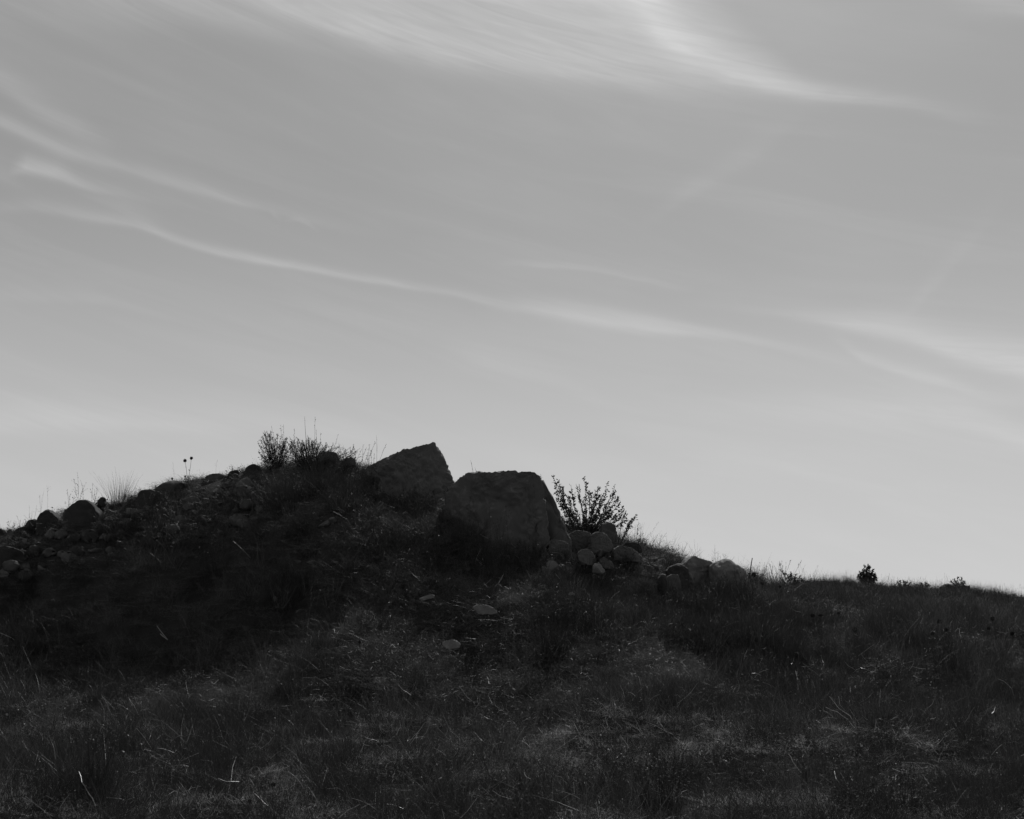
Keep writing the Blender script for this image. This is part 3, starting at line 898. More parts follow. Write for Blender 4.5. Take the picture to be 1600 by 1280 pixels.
def build_cover():
    c_mat = variants('mat', v_mat, MAT_STRAW, 8, 100)
    c_gmat = variants('turf', v_mat, MAT_GRASS, 6, 140, n=100, h=.10)
    c_up = variants('blade', v_upright, MAT_GRASS, 8, 200)
    c_dry = variants('dryblade', v_upright, MAT_STRAW, 6, 230, n=22, h=.28, spread=.35)
    c_cl = variants('clump', v_upright, MAT_GRASS, 6, 260, n=220, rad=.17, h=.34, spread=.42)
    c_sh = variants('shag', v_upright, MAT_GRASS, 6, 280, n=120, rad=.15, h=.42, spread=.3)
    c_sh2 = variants('shagdry', v_upright, MAT_STRAW, 4, 290, n=60, rad=.12, h=.36, spread=.32)
    x, y = field_points(1500, 5.0, 24, .8)
    k = keep(x, y, .75, -.08, 71.0) & ~((y > 12.6) & (y < 17) & (x / y < .12))
    scatter('shaggy_grass', 'tall shaggy grass standing in dark stands on the slope', c_sh, *place(x[k], y[k], smin=.5, smax=1.1), 'grass')
    x, y = field_points(1200, 5.0, 24, .8)
    k = keep(x, y, .75, -.1, 72.0) & ~((y > 12.6) & (y < 17) & (x / y < .12))
    scatter('shaggy_dry_grass', 'tall dry grass mixed through the dark stands', c_sh2, *place(x[k], y[k], smin=.5, smax=1.1), 'grass')
    def extra(name, label, coll, n, x0, x1, y0, y1, cat, **kw):
        y = rng.uniform(y0, y1, n); x = rng.uniform(x0, x1, n) * y
        scatter(name, label, coll, *place(x, y, **kw), cat)
    extra('bank_grass', 'dark grass hanging on the steep left bank', c_up, 1000, -.55, -.04, 10.2, 13.9, 'grass', smin=.4, smax=.95, tilt=.35)
    extra('bank_litter', 'dry grass caught on the steep left bank', c_mat, 1000, -.55, -.05, 10, 13.9, 'grass', smin=.6, smax=1.2, tilt=.5)
    extra('mound_grass', 'matted dry grass lying over the mound face below the boulders', c_mat, 2300, -.14, .16, 9.3, 12.8, 'grass', smin=.7, smax=1.4, tilt=.4)
    extra('crest_grass', 'uneven bunches of grass along the far crest', c_cl, 420, -.05, .55, 25, 30.5, 'grass', smin=.2, smax=.65)
    extra('heap_grass', 'tall thin grass growing up around the heap and the humped boulders', c_up, 950, .02, .26, 10.8, 12.9, 'grass', smin=.6, smax=1.3)
    c_weed = variants('weed', v_weed, MAT_LEAF, 6, 300)
    c_seed = variants('seed', v_seed, MAT_STRAW, 8, 400)
    c_brk = variants('straw', v_broken, MAT_PALE, 8, 500)
    x, y = field_points(15000, 4.2, 33, 1.3)
    scatter('dry_grass', 'matted dry grass covering the slope', c_mat, *place(x, y), 'grass')
    c_lit = variants('litter', v_mat, MAT_STRAW_PALE, 6, 160, n=110, h=.06)
    x, y = field_points(5500, 4.2, 9.5, .5)
    k = (fbm(x * .9 + 5, y * .9, 5.0, 3) > -.15 + .30 * np.clip((y - 6.3) / 2.0, -2.0, 2)) | (rng.random(len(x)) < .06)
    scatter('straw_litter', 'pale dry straw lying thickest in the near foreground', c_lit, *place(x[k], y[k]), 'straw')
    x, y = field_points(11000, 4.2, 33, 1.25)
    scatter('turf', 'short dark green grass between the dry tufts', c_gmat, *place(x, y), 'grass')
    x, y = field_points(15000, 4.4, 34, .9)
    k = keep(x, y, .8, -.12, 3.0) & ~((y > 13.3) & (y < 17) & (x / y < .06))
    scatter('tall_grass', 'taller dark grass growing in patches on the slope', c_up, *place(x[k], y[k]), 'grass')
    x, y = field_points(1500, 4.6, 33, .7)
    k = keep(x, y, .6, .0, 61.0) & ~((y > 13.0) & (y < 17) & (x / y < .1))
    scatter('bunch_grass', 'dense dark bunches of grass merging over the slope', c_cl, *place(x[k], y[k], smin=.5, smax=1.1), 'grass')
    x, y = field_points(6000, 4.4, 34, 1.0)
    k = keep(x, y, .9, .1, 9.0) & ~((y > 13.6) & (y < 17) & (x / y < .06))
    scatter('tall_dry_grass', 'taller dry grass growing in loose patches', c_dry, *place(x[k], y[k]), 'grass')
    x, y = field_points(9000, 4.2, 32, 1.25)
    k = keep(x, y, 1.1, -.05, 21.0)
    scatter('low_weeds', 'low leafy weeds among the grass', c_weed, *place(x[k], y[k], smin=.6, smax=1.3), 'weeds')
    x, y = field_points(3600, 4.6, 33, .9)
    k = keep(x, y, .7, -.05, 31.0) & ~((y > 13.3) & (y < 17) & (x / y < .1))
    scatter('seeding_grass', 'thin seeding grass stalks standing above the turf', c_seed, *place(x[k], y[k], smin=.5, smax=1.0), 'grass')
    x, y = field_points(1500, 4.2, 14, .6)
    k = keep(x, y, .6, -.1, 41.0) & ~((x / y < -.04) & (y > 8.3))
    scatter('broken_straw', 'broken bleached straws littering the grass', c_brk, *place(x[k], y[k], smin=.6, smax=1.4, lift=.05), 'straw')
build_cover()

# ------------------------------------------------------------------ single plants
def tussock(px, row, w, h, label, seed, n=700, mat=None, spread=.35, width=(.002, .004), group=None, Y=None):
    """one dense bunch of grass; w and h in photo px"""
    g = hit(px, row) if Y is None else np.array([P(px, row, Y)[0], Y, float(H(P(px, row, Y)[0], Y))])
    s = g[1] / F
    r = np.random.default_rng(seed)
    W_, H_ = w * s, h * s
    sky = h > w
    m_ = 1 if sky else int(r.integers(5, 8))
    parts = []
    for q_ in range(m_):
        nn_ = int(n * (1.0 if sky else .8) / m_)
        cx, cy = (0, 0) if q_ == 0 else (r.uniform(-.38, .38) * W_, r.uniform(-.38, .38) * W_)
        hh = H_ * (1 if q_ == 0 else r.uniform(.45, 1.05))
        ww = W_ * (.5 if not sky else 1) * r.uniform(.8, 1.3)
        a = r.uniform(0, 2 * pi, nn_); q = .28 * ww * np.sqrt(r.random(nn_))
        bx, by = np.cos(a) * q + cx, np.sin(a) * q + cy
        base = np.stack([bx, by, H(g[0] + bx, g[1] + by) - g[2] - .03], 1)
        out = np.stack([np.cos(a), np.sin(a)], 1) * (q / (.28 * ww))[:, None]
        k = .5 * (ww / 2) / hh
        tl = r.normal(0, .12, 2)
        d = unit(np.stack([out[:, 0] * k + tl[0] + r.normal(0, spread * .5, nn_), out[:, 1] * k + tl[1] + r.normal(0, spread * .5, nn_), np.ones(nn_)], 1))
        L = hh * (1 - .6 * r.random(nn_) ** 1.2) * r.uniform(.9, 1.15, nn_)
        bend = np.stack([out[:, 0] * k * .6 + r.normal(0, .10, nn_), out[:, 1] * k * .6 + r.normal(0, .10, nn_), -r.uniform(0, .2, nn_)], 1)
        parts.append(ribbons(base + g, d, L, r.uniform(width[0], width[1], nn_), bend, 5, r, kink=.014))
        if not sky:
            # seed-bearing stems standing out of the bunch
            for z_ in range(5):
                b0 = g + np.array([cx + r.normal(0, .15) * ww, cy + r.normal(0, .15) * ww, 0])
                e0 = b0 + np.array([r.normal(0, .25), r.normal(0, .2), 1.0]) * hh * r.uniform(.9, 1.4)
                pt = stem_path(b0, e0, r)
                parts.append(tube(pt, np.linspace(.0022, .0009, len(pt)), 4))
                kk = 14
                parts.append(leaves(pt[-2] + (pt[-1] - pt[-2]) * r.random((kk, 1)), r.normal(0, 1, (kk, 3)) + [0, 0, 1], r.uniform(.008, .02, kk), r, .35))
    V, Fc = join(parts)
    o = mesh_obj('grass_tussock', V, Fc, mat or MAT_GRASS, loc=g)
    tag(o, label, 'grass tussock', group)
    return o

tussocks = [
    (868, 1035, 120, 85, 'large dark grass tussock in the middle of the slope below the stone heap', 900, MAT_GRASS),
    (905, 1000, 80, 60, 'dark tussock just right of and behind the largest one on the middle slope', 600, MAT_GRASS),
    (955, 945, 90, 62, 'dark brushy tussock at the foot of the stone heap', 800, MAT_GRASS),
    (1378, 1000, 60, 62, 'narrow dark tussock standing alone on the open right slope', 500, MAT_GRASS),
    (1090, 975, 80, 52, 'tall dark tussock in front of the twin humped boulders', 700, MAT_GRASS),
    (500, 775, 150, 88, 'dense brushy tussock hanging over the bank under the crest shrub', 2200, MAT_GRASS),
    (550, 775, 80, 66, 'smaller dark tussock to the right of the crest shrub', 600, MAT_GRASS),
    (640, 870, 70, 50, 'low dark tussock below the peaked boulder', 500, MAT_GRASS),
    (585, 870, 75, 50, 'rounded dark tussock on the mound face, left of the one under the peaked boulder', 500, MAT_GRASS),
    (770, 905, 110, 75, 'wide tussock against the foot of the flat-topped boulder', 700, MAT_GRASS),
    (690, 895, 60, 55, 'tussock at the lower left corner of the flat-topped boulder', 450, MAT_GRASS),
    (835, 905, 60, 50, 'tussock at the lower right corner of the flat-topped boulder', 400, MAT_GRASS),
    (440, 960, 80, 55, 'dark tussock on the lower left face of the mound', 500, MAT_GRASS),
    (330, 905, 80, 60, 'dark tussock under the long left bank', 500, MAT_GRASS),
    (180, 850, 90, 45, 'drooping tussock below the round boulder on the left', 500, MAT_GRASS),
    (250, 830, 80, 45, 'tussock hanging below the pale-edged slab on the left bank', 450, MAT_GRASS),
    (120, 1265, 110, 110, 'tall dark clump of grass in the lower left corner', 800, MAT_GRASS),
    (60, 1160, 110, 50, 'spreading pale tussock near the lower left edge', 500, MAT_STRAW),
    (1270, 1110, 90, 60, 'dark tussock behind the fan of pale bent straws', 500, MAT_GRASS),
    (1400, 1270, 90, 60, 'dark tussock near the bottom right', 450, MAT_GRASS),
    (1470, 1045, 60, 45, 'small dark tussock far out on the right slope', 350, MAT_GRASS),
    (1020, 1270, 90, 75, 'dark tussock at the bottom of the picture, right of centre', 500, MAT_GRASS),
    (186, 792, 44, 66, 'spiky tuft of tall grass standing against the sky on the left skyline', 170, MAT_GRASS),
    (1215, 950, 70, 52, 'wispy tussock at the right end of the boulders', 450, MAT_STRAW),
    (1165, 960, 60, 55, 'upright tussock in front of the smooth-topped hump', 450, MAT_GRASS),
    (1345, 945, 50, 25, 'low tussock under the round far bush', 250, MAT_GRASS),
    (1480, 960, 70, 30, 'low wide tussock below the rocks of the far right skyline', 300, MAT_GRASS),
]
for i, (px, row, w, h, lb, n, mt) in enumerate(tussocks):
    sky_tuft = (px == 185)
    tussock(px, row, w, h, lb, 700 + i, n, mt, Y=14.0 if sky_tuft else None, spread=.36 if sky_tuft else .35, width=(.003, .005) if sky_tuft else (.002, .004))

def shrub(px, row, Y, tops, label, seed, cat='shrub', name='shrub', leaf=(.02, .04), twigs=5, density=90, stem_r=.006, aspect=.45, group=None, spread=.5, mat=None, bare=.15, splay=.12, taper_leaf=True):
    """woody stems from one root to the given tip pixels, with side twigs and leaves"""
    r = np.random.default_rng(seed)
    g = P(px, row, Y)
    root = np.array([g[0], Y, min(g[2], float(H(g[0], Y)) + .02) if abs(float(H(g[0], Y)) - g[2]) < .35 else g[2]])
    o = thing(name, root, label, cat, group)
    ws, ls = [], []
    for (tx, ty) in tops:
        y2 = Y + r.normal(0, splay)
        top = P(tx, ty, y2)
        b = root + np.array([r.normal(0, .03), r.normal(0, .03), -.03])
        path = stem_path(b, top, r)
        L = np.linalg.norm(top - b)
        ws.append(tube(path, np.linspace(stem_r, stem_r * .35, len(path)), 5))
        segs = [(path, L, 1.0)]
        for k in range(twigs):
            t = r.uniform(bare + .1, .95)
            i = t * (len(path) - 1)
            p = path[int(i)] + (path[min(int(i) + 1, len(path) - 1)] - path[int(i)]) * (i - int(i))
            d = unit(unit(top - b) + r.normal(0, spread, 3))
            l2 = L * r.uniform(.12, .32) * (1.2 - t * .6)
            pt = stem_path(p, p + d * l2, r, n=4)
            ws.append(tube(pt, np.linspace(stem_r * .45, stem_r * .2, 4), 4))
            segs.append((pt, l2, .0))
        for path_, L_, main in segs:
            k = max(int(density * L_), 2)
            t = r.uniform(bare if main else .1, 1.0, k) ** .85
            ii = t * (len(path_) - 1)
            i0 = np.clip(ii.astype(int), 0, len(path_) - 2)
            f = (ii - i0)[:, None]
            pos = path_[i0] * (1 - f) + path_[i0 + 1] * f
            ax = unit(path_[i0 + 1] - path_[i0])
            dr = ax * .8 + r.normal(0, .75, (k, 3))
            ls.append(leaves(pos, dr, r.uniform(leaf[0], leaf[1], k), r, aspect))
    V, Fc = join(ws); V = V - root
    mesh_obj('stem', V, Fc, MAT_STEM, parent=o)
    V, Fc = join(ls); V = V - root
    mesh_obj('foliage', V, Fc, mat or MAT_LEAF, parent=o)
    return o

rr = np.random.default_rng(9)
# leafy upright shrub right of the large boulders
shrub(915, 850, 14.3, [(t_[0] + rr.normal(0, 6), t_[1] + abs(rr.normal(0, 14))) for t_ in [(872, 765), (900, 770), (925, 772), (945, 772), (958, 780), (885, 785), (935, 785), (968, 790)]] + [(864, 745), (869, 760), (880, 762), (892, 758), (900, 757), (888, 775), (905, 775), (916, 755), (921, 768), (930, 768), (935, 762), (944, 770), (950, 765), (957, 772), (962, 768), (965, 782), (940, 790), (952, 792), (900, 795), (885, 790), (925, 790), (970, 785), (976, 796), (982, 812), (972, 806), (875, 782), (912, 800), (957, 798)],
      'upright leafy shrub against the sky, right of the flat-topped boulder', 31, leaf=(.024, .050), density=78, twigs=4, stem_r=.006, spread=.4, splay=.25)
shrub(966, 838, 14.3, [(995, 803), (990, 808), (977, 800), (985, 815)], 'slanting leafy branch leaning right out of the upright shrub', 33, name='sapling', cat='sapling', leaf=(.025, .045), density=60, twigs=2, stem_r=.006, bare=.45)
shrub(995, 848, 14.2, [(997, 820)], 'single plume-headed weed above the dark stone on the right shoulder', 34, name='weed', cat='weed', leaf=(.012, .025), density=120, twigs=0, stem_r=.0025, bare=.6)
shrub(975, 848, 14.1, [(980, 834), (988, 840)], 'short twiggy weed left of the plume-headed one', 35, name='weed', cat='weed', leaf=(.01, .02), density=60, twigs=1, stem_r=.003)
# crest shrub: fine and bushy
tops = [(px_, 674 + 16 * abs(rr.normal()) + max(0, px_ - 425) * .3 + max(0, 412 - px_) * 1.2) for px_ in np.concatenate([rr.uniform(399, 462, 40), rr.uniform(410, 432, 8)])]
shrub(432, 738, 14.2, tops, 'bushy small-leaved shrub on the crest of the mound at its left end', 41, leaf=(.008, .017), density=230, twigs=9, stem_r=.0026, spread=1.1, bare=.0)
tops = [(px_, 687 + 9 * abs(rr.normal()) + max(0, px_ - 495) * .25) for px_ in np.concatenate([rr.uniform(446, 512, 60), rr.uniform(500, 560, 22)])]
shrub(484, 745, 14.0, tops, 'wide feathery bush on the crest between the bushy shrub and the stone block', 42, name='bush', cat='bush', leaf=(.007, .015), density=300, twigs=9, stem_r=.0024, spread=.55, bare=.0, splay=.2)
shrub(486, 715, 14.1, [(476, 651)], 'tallest bare stem rising from the feathery crest bush', 43, name='weed', cat='weed', leaf=(.006, .012), density=14, twigs=1, stem_r=.0038, bare=.3)
shrub(544, 720, 14.1, [(533, 699), (540, 702), (548, 704), (552, 712), (536, 708)], 'small twiggy weed right of the stone block on the crest', 44, name='weed', cat='weed', leaf=(.008, .016), density=90, twigs=3, stem_r=.0025)
shrub(590, 722, 14.2, [(588, 680)], 'thin bare stalk left of the peaked boulder', 45, name='weed', cat='weed', leaf=(.005, .010), density=24, twigs=1, stem_r=.002, bare=.4)
shrub(735, 738, 13.0, [(735, 719), (742, 731)], 'tiny sprig growing on top of the flat-topped boulder', 46, name='weed', cat='weed', leaf=(.006, .012), density=60, twigs=1, stem_r=.002)
shrub(846, 748, 13.3, [(845, 742), (848, 745)], 'little tuft of leaves at the top of the leaning slab', 47, name='weed', cat='weed', leaf=(.008, .018), density=120, twigs=1, stem_r=.002)
# left skyline weeds
shrub(124, 784, 14.1, [(121, 738), (115, 748), (126, 750), (131, 758)], 'tall weed with leafy clusters above the dome-shaped boulder', 51, name='weed', cat='weed', leaf=(.008, .018), density=50, twigs=3, stem_r=.0017, bare=.4, spread=.7)
shrub(112, 784, 14.1, [(105, 768), (110, 772), (114, 774)], 'short leaning weed at the left side of the dome-shaped boulder', 52, name='weed', cat='weed', leaf=(.008, .018), density=60, twigs=2, stem_r=.0017, bare=.3)
shrub(150, 784, 14.1, [(145, 757), (152, 762), (148, 766), (142, 765)], 'weed with drooping tips between the dome-shaped boulder and the grass tuft', 53, name='weed', cat='weed', leaf=(.008, .018), density=50, twigs=2, stem_r=.0017, bare=.4)
shrub(70, 800, 14.1, [(73, 758), (62, 775), (68, 770)], 'very thin tall weed above the smaller round boulder', 54, name='weed', cat='weed', leaf=(.006, .012), density=22, twigs=3, stem_r=.0014, bare=.4, spread=.8)
shrub(55, 815, 14.1, [(46, 792), (57, 790), (50, 798)], 'wispy weed behind the smallest dark stone on the left', 55, name='weed', cat='weed', leaf=(.006, .012), density=30, twigs=2, stem_r=.0014, bare=.3)
shrub(33, 826, 14.1, [(26, 806), (32, 812), (36, 815)], 'low weed above the flat stone by the left edge', 56, name='weed', cat='weed', leaf=(.008, .015), density=50, twigs=2, stem_r=.0015)
shrub(268, 754, 14.1, [(270, 722), (264, 745)], 'thin weed left of the globe thistles', 57, name='weed', cat='weed', leaf=(.005, .01), density=25, twigs=2, stem_r=.0014, bare=.4)
shrub(340, 742, 14.2, [(340, 718), (344, 736)], 'faint single stalk above the middle of the left skyline', 58, name='weed', cat='weed', leaf=(.005, .01), density=20, twigs=1, stem_r=.0012, bare=.5)

# twiggy growth right of the shoulder
shrub(1010, 868, 14.0, [(1028, 836), (1034, 835), (1042, 832), (1020, 845), (1048, 845)], 'slanting twiggy weed at the right shoulder of the mound', 61, name='weed', cat='weed', leaf=(.006, .012), density=50, twigs=6, stem_r=.0022, spread=.6)
shrub(1040, 884, 14.0, [(1030, 850), (1038, 855), (1046, 848), (1052, 858), (1058, 860), (1026, 862), (1044, 862), (1034, 862)], 'tangle of fine twigs left of the humped boulders', 62, name='weed', cat='weed', leaf=(.005, .011), density=60, twigs=7, stem_r=.0018, spread=.7)
shrub(1058, 884, 14.2, [(1066, 853), (1070, 856), (1062, 866)], 'leaning weed with a forked tip over the dark overhanging rock', 63, name='weed', cat='weed', leaf=(.006, .014), density=50, twigs=2, stem_r=.0016, bare=.5)
shrub(1086, 874, 14.2, [(1085, 842), (1090, 848), (1095, 855)], 'hair-thin stalks above the pointed hump', 64, name='weed', cat='weed', leaf=(.004, .008), density=15, twigs=1, stem_r=.0011, bare=.5)
shrub(1125, 885, 14.4, [(1117, 850), (1122, 862), (1130, 864), (1134, 868), (1112, 870)], 'feathery dry weed behind the dip between the twin humps', 65, name='weed', cat='weed', leaf=(.005, .01), density=60, twigs=6, stem_r=.0013, bare=.4, spread=.7)
# a snapped twig standing against the sky
g0 = P(1170, 908, 13.6)
st = thing('stick', g0, 'bare snapped stick standing upright at the right end of the boulders', 'stick')
V, Fc = tube(np.array([P(1170, 912, 13.6), P(1171, 898, 13.6), P(1173, 886, 13.6), P(1175.5, 872, 13.6)]) - g0, [.008, .007, .006, .005], 6)
mesh_obj('shaft', V, Fc, MAT_STEM, parent=st)
shrub(1205, 920, 15.5, [(1198, 890), (1205, 895), (1212, 900), (1190, 900), (1184, 905), (1218, 905)], 'thin seeding weeds right of the snapped stick', 66, name='weed', cat='weed', leaf=(.008, .016), density=50, twigs=5, stem_r=.0017, spread=.5)
shrub(1237, 915, 20.0, [(1222, 892), (1228, 896), (1236, 893), (1244, 897), (1250, 900), (1256, 904), (1232, 900), (1242, 902), (1218, 903)], 'round wispy bush on the skyline right of the boulders', 67, name='bush', cat='bush', leaf=(.016, .032), density=190, twigs=12, stem_r=.005, spread=.8)
shrub(1270, 914, 29.5, [(1266, 906), (1272, 907), (1278, 909)], 'little dark knob of a bush on the right skyline', 68, name='bush', cat='bush', leaf=(.03, .06), density=120, twigs=5, stem_r=.006)
# far bushes
tops = [(1341, 901), (1344, 895), (1349, 892), (1354, 888), (1358, 886), (1363, 893), (1367, 896), (1368, 903), (1346, 903), (1352, 898), (1360, 899), (1357, 904), (1350, 905), (1364, 905)]
shrub(1355, 916, 29.3, tops, 'dense round dark bush standing up alone on the right skyline', 71, name='bush', cat='bush', leaf=(.045, .085), density=130, twigs=12, stem_r=.012, spread=.7, splay=.25, bare=0)
shrub(1412, 919, 29.4, [(1402, 909), (1406, 907), (1412, 907), (1418, 908), (1423, 911)], 'low flat bush on the skyline right of the round dark bush', 72, name='bush', cat='bush', leaf=(.035, .06), density=130, twigs=8, stem_r=.008, spread=.8, bare=0)
shrub(1442, 921, 29.4, [(1434, 913), (1440, 911), (1447, 911), (1452, 914)], 'low bush between the flat bush and the far skyline rocks', 73, name='bush', cat='bush', leaf=(.035, .06), density=130, twigs=8, stem_r=.008, spread=.8, bare=0)
shrub(1498, 922, 29.2, [(1492, 905), (1497, 903), (1503, 905), (1508, 908), (1488, 909), (1486, 907)], 'spreading bush growing out of the far skyline rocks', 74, name='bush', cat='bush', leaf=(.03, .055), density=130, twigs=8, stem_r=.008, spread=.8, bare=0)
for i, (px, row, lb) in enumerate([(1545, 928, 'first little shrub of the row on the far right skyline'), (1560, 929, 'middle little shrub of the row on the far right skyline'), (1584, 934, 'small shrub by the right end of the skyline'), (1596, 934, 'last small shrub of the skyline, at the right edge')]):
    shrub(px, row + 6, 29.4, [(px - 4, row - 1), (px, row - 5 + i % 2 * 2), (px + 4, row), (px + 1, row + 1)], lb, 80 + i, leaf=(.03, .05), density=110, twigs=6, stem_r=.007, spread=.6, bare=0)

# low scrub crowding the feet of the two big boulders
for i, (px, row, w, h, lb) in enumerate([(716, 868, 60, 62, 'dark scrubby bush against the lower left side of the flat-topped boulder'),
        (762, 892, 70, 58, 'dark scrubby bush below the middle of the flat-topped boulder'),
        (815, 900, 64, 52, 'dark scrubby bush below the right half of the flat-topped boulder'),
        (640, 812, 70, 46, 'dark scrubby bush against the foot of the peaked boulder'),
        (585, 790, 50, 36, 'small dark bush left of the foot of the peaked boulder'),
        (610, 862, 60, 46, 'round dark bush on the mound face below the peaked boulder'),
        (470, 840, 80, 55, 'dark bush on the bank below the crest shrub'),
        (400, 850, 70, 45, 'dark bush low on the left bank below the dark rounded rock'),
        (290, 860, 80, 45, 'dark bush in the middle of the left bank'),
        (880, 985, 70, 60, 'twiggy dark bush growing up through the largest tussock'),
        (975, 905, 60, 45, 'dark bush at the right foot of the stone heap')]):
    g = hit(px, row, 8, 14)
    q = np.random.default_rng(900 + i)
    tops = [(px + q.normal(0, .26) * w, row - h * (1 - .5 * q.random() ** 1.3)) for k in range(34)]
    shrub(px, row, g[1], tops, lb, 920 + i, name='bush', cat='bush', leaf=(.008, .018), density=110, twigs=5, stem_r=.0024, spread=.7, bare=.0, splay=.16)

# globe thistles
def thistle(pix_root, heads, Y, label, seed, group=None, rad=.028, stemr=.003, leafy=True):
    r = np.random.default_rng(seed)
    root = P(pix_root[0], pix_root[1], Y)
    o = thing('globe_thistle', root, label, 'thistle', group)
    ws = []
    ends = []
    for (hx, hy) in heads:
        e = P(hx, hy, Y + r.normal(0, .04))
        path = stem_path(np.zeros(3), e - root, r, bow=.04)
        ws.append(tube(path, np.linspace(stemr, stemr * .6, len(path)), 5))
        if leafy:
            k = 8
            t = r.uniform(.1, .7, k)
            ii = (t * (len(path) - 1)).astype(int)
            ws.append(leaves(path[ii], r.normal(0, 1, (k, 3)), r.uniform(.015, .035, k), r, .3))
        ends.append(e - root)
    V, Fc = join(ws)
    mesh_obj('stem', V, Fc, MAT_STEM, parent=o)
    D, Fi = ico(3)
    for e in ends:
        k = rad * r.uniform(.55, .85)
        V = D * np.array([1, 1, r.uniform(.75, 1.2)]) * k * (1 + .2 * r.normal(size=len(D)))[:, None] + e
        mesh_obj('flower_head', V, Fi, MAT_HEAD, parent=o)
    return o

thistle((293, 756), [(289, 720), (299, 716)], 14.1, 'globe thistle with two round dark heads on the left skyline', 1, rad=.026)
thistle((289, 756), [(289, 745)], 14.15, 'short thistle at the foot of the two-headed one', 2, rad=.018)
thistle((269, 753), [(269, 748)], 14.1, 'stubby thistle head sitting on the long low flat rock', 6, rad=.02, leafy=False)
thistle((1180, 925), [(1178, 898)], 13.4, 'globe thistle with one large dark head just right of the snapped stick', 3, rad=.038)
thistle((1190, 935), [(1191, 912)], 13.4, 'globe thistle on the skyline, low and right of the large-headed one', 4, rad=.03)
thistle((1217, 940), [(1218, 917)], 13.6, 'globe thistle below the wispy bush on the skyline', 5, rad=.032)
tg = [(1270, 962, 'left one of the pair of thistles above the mottled stone'), (1282, 961, 'right one of the pair of thistles above the mottled stone'),
      (1310, 958, 'thistle with a bright-edged head right of the pair'), (1336, 984, 'thistle head low beside the mottled stone'),
      (1404, 971, 'thistle right of the narrow lone tussock'), (1457, 990, 'thistle in the grass in the middle of the right slope'),
      (1478, 984, 'thistle just right of and above the one in the middle of the right slope'), (1545, 982, 'left one of the two thistles by the right edge'),
      (1581, 990, 'right one of the two thistles by the right edge'), (1551, 967, 'highest thistle near the right edge'),
      (1206, 1010, 'thistle below the wispy tussock at the end of the boulders'), (1066, 976, 'thistle in front of the tall dark tussock'),
      (1468, 971, 'thistle under the far skyline rocks')]
for i, (px, row, lb) in enumerate(tg):
    g = hit(px, row + 22)
    thistle((px + 1, row + 22), [(px, row)], g[1], lb, 20 + i, rad=.030 * g[1] / 13, group='globe thistles dotted over the right slope')
for i, (px, row, rd, lb) in enumerate([(427, 1226, .018, 'black globe thistle head in the left foreground'), (727, 1235, .020, 'black globe thistle head in the middle foreground'),
                                       (390, 1252, .016, 'black thistle head low in the left foreground'), (810, 1258, .018, 'thistle head beside the pale curled leaf in the foreground'), (562, 1003, .02, 'small thistle head on the left middle slope')]):
    g = hit(px, row + 30)
    thistle((px - 2, row + 30), [(px, row)], g[1], lb, 50 + i, rad=rd, stemr=.002, leafy=False)

# bleached bent stalks standing out of the dark grass, traced by their pixels
def stalk(pix, label, seed, wid=.0022, name='dry_stalk', group=None, lift=.0):
    r = np.random.default_rng(seed)
    g = hit(*pix[0])
    Y = g[1] - .22
    pts = [P(px, row, Y + r.normal(0, .015) * k) for k, (px, row) in enumerate(pix)]
    root = pts[0].copy()
    path = []
    for i in range(len(pts) - 1):
        for t in (0, .5):
            path.append(pts[i] * (1 - t) + pts[i + 1] * t + (r.normal(0, .002, 3)))
    path.append(pts[-1])
    path = np.array(path) - root
    V, Fc = tube(path, np.linspace(wid, wid * .55, len(path)), 5)
    o = mesh_obj(name, V, Fc, MAT_STRAW if pix[0][1] < 960 or len(pix) > 5 else MAT_PALE)
    o.location = root
    tag(o, label, 'stalk', group)

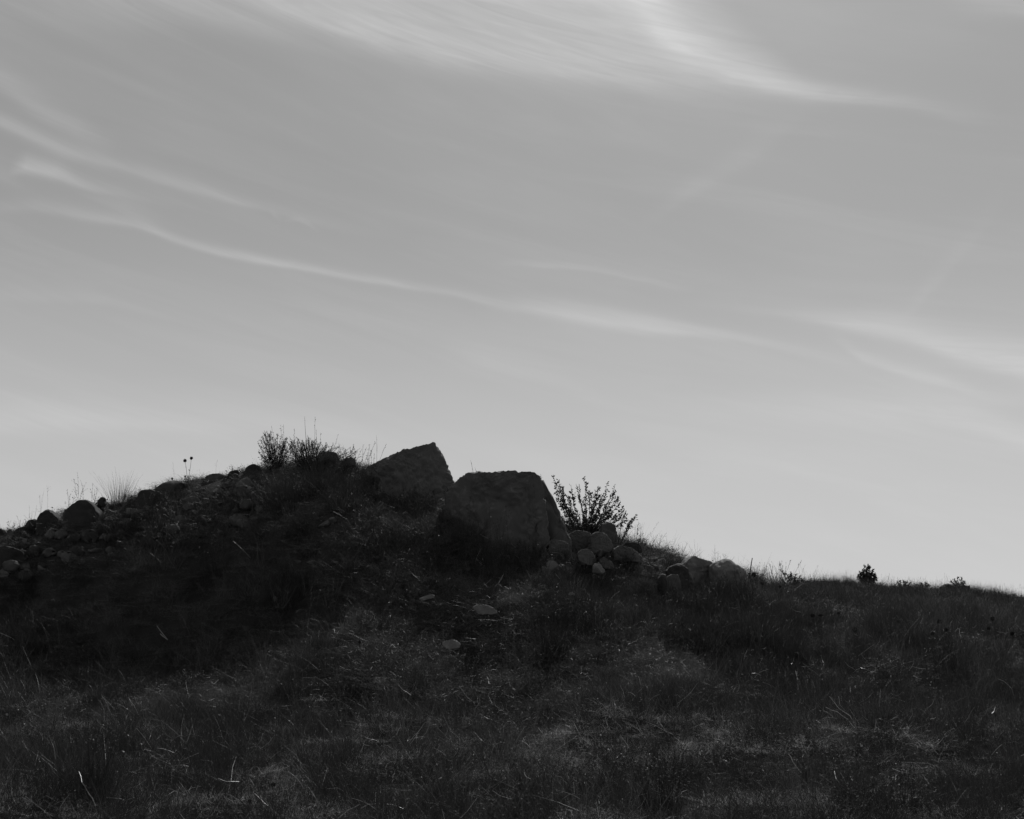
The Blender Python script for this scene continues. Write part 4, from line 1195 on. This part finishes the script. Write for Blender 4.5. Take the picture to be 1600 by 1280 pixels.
stalks = [
    ([(274, 1203), (283, 1189), (310, 1177)], 'brightest bent straw in the left foreground, with one elbow'),
    ([(18, 1160), (24, 1144)], 'short pale straw leaning right near the left edge'),
    ([(149, 1260), (138, 1238), (128, 1222), (123, 1205)], 'curving pale straw in the dark clump of the lower left corner'),
    ([(94, 1278), (94, 1262), (108, 1242)], 'pale straw at the foot of the lower left clump'),
    ([(332, 1155), (333, 1148), (331, 1138)], 'short upright straw right of the bent one'),
    ([(517, 1280), (503, 1262), (488, 1238), (470, 1222), (448, 1203), (430, 1180)], 'long arching straw crossing the left foreground'),
    ([(500, 1270), (494, 1248), (482, 1230)], 'short straw alongside the long arching one'),
    ([(590, 1215), (590, 1200), (595, 1186)], 'upright pale straw with a slight bend in the foreground'),
    ([(423, 1202), (414, 1182)], 'straight pale straw left of the foreground thistle'),
    ([(595, 1238), (594, 1228)], 'short stub of straw below the upright bent straw'),
    ([(624, 1248), (617, 1232)], 'leaning stub of straw in the middle foreground'),
    ([(528, 1278), (545, 1266), (562, 1257)], 'pale straw lying along the bottom edge, left of centre'),
    ([(785, 1240), (760, 1236)], 'flat pale straw lying right of the middle thistle head'),
    ([(654, 1232), (663, 1226)], 'tiny slanting straw left of the middle thistle head'),
    ([(1059, 1103), (1070, 1087)], 'pair-forming pale straw high on the centre right slope'),
    ([(1058, 1106), (1064, 1094)], 'second straw beside the pair-forming one'),
    ([(924, 1165), (910, 1154), (902, 1142), (897, 1130)], 'curved straw in the centre slope, tip to the left'),
    ([(853, 1158), (848, 1146), (841, 1137)], 'thin straw left of the curved one in the centre slope'),
    ([(1052, 1211), (1070, 1201), (1083, 1192)], 'straight pale straw lying to the right in the centre foreground'),
    ([(1058, 1188), (1070, 1172), (1076, 1161), (1082, 1159)], 'kinked straw above the straight one in the centre foreground'),
    ([(965, 1160), (970, 1148)], 'short bright straw in the middle of the centre slope'),
    ([(1155, 1205), (1163, 1201), (1169, 1200)], 'short pale straw curving to the right at centre right'),
    ([(852, 1195), (848, 1178)], 'upright stub of straw below the thin straw'),
    ([(888, 1217), (886, 1206)], 'little upright straw in the centre foreground'),
    ([(1338, 1140), (1325, 1125), (1308, 1113), (1290, 1105)], 'lowest straw of the fan on the right slope'),
    ([(1338, 1138), (1328, 1118), (1312, 1108), (1296, 1088)], 'middle straw of the fan on the right slope'),
    ([(1338, 1136), (1322, 1112), (1312, 1100), (1310, 1088)], 'upper straw of the fan on the right slope'),
    ([(1337, 1105), (1335, 1099)], 'detached tip right of the fan of straws'),
    ([(1350, 1108), (1343, 1099)], 'rightmost detached straw above the fan'),
    ([(1328, 1240), (1315, 1230), (1307, 1218), (1304, 1205)], 'left straw of the bunch near the bottom right'),
    ([(1330, 1240), (1322, 1225), (1313, 1207)], 'middle straw of the bunch near the bottom right'),
    ([(1342, 1245), (1345, 1232), (1347, 1224)], 'right straw of the bunch near the bottom right'),
    ([(1381, 1238), (1388, 1226), (1395, 1220)], 'slanting straw right of the bottom right bunch'),
    ([(1475, 1220), (1479, 1210)], 'short bright straw at the lower right'),
    ([(1502, 1218), (1505, 1209)], 'second short bright straw at the lower right'),
    ([(1252, 1207), (1238, 1190), (1232, 1178)], 'thin straw left of the bottom right bunch'),
    ([(1586, 1092), (1580, 1075), (1568, 1064), (1560, 1061)], 'long curved straw by the right edge of the slope'),
    ([(1550, 1180), (1556, 1172), (1566, 1163)], 'fine straw among the bright litter at the right'),
    ([(1527, 1148), (1531, 1138), (1527, 1137)], 'hooked straw among the bright litter at the right'),
    ([(742, 1100), (730, 1090), (720, 1075)], 'faint straw on the middle slope, left of centre'),
    ([(642, 1086), (630, 1078), (622, 1070)], 'thin straw high on the middle slope'),
    ([(733, 1098), (740, 1086)], 'short straw leaning right on the middle slope'),
    ([(762, 1188), (757, 1178)], 'dim straw stub above the flat-lying straw'),
    ([(667, 830), (672, 822)], 'short pale straw on the mound face below the peaked boulder'),
    ([(542, 812), (530, 804), (520, 799)], 'pale straw lying across the mound face under the crest shrub'),
    ([(392, 872), (378, 858), (364, 845)], 'long dim stalk lying on the left face of the mound'),
    ([(924, 931), (936, 925)], 'short pale stick under the pale egg-shaped stone'),
    ([(1106, 926), (1092, 922), (1080, 920)], 'thin stalk lying in front of the humped boulders'),
    ([(250, 990), (262, 1000), (245, 978)], 'faint straw high on the dark left slope'),
    ([(1180, 948), (1172, 934)], 'slanting straw below the snapped stick'),
]
for i, (pix, lb) in enumerate(stalks):
    stalk(pix, lb, 300 + i, wid=.0016 if len(pix) > 5 else .0027 if pix[0][1] > 1050 else .0036)

# ------------------------------------------------------------------ render
S.render.engine = 'CYCLES'
S.cycles.max_bounces = 5
S.cycles.diffuse_bounces = 3
S.cycles.transmission_bounces = 3
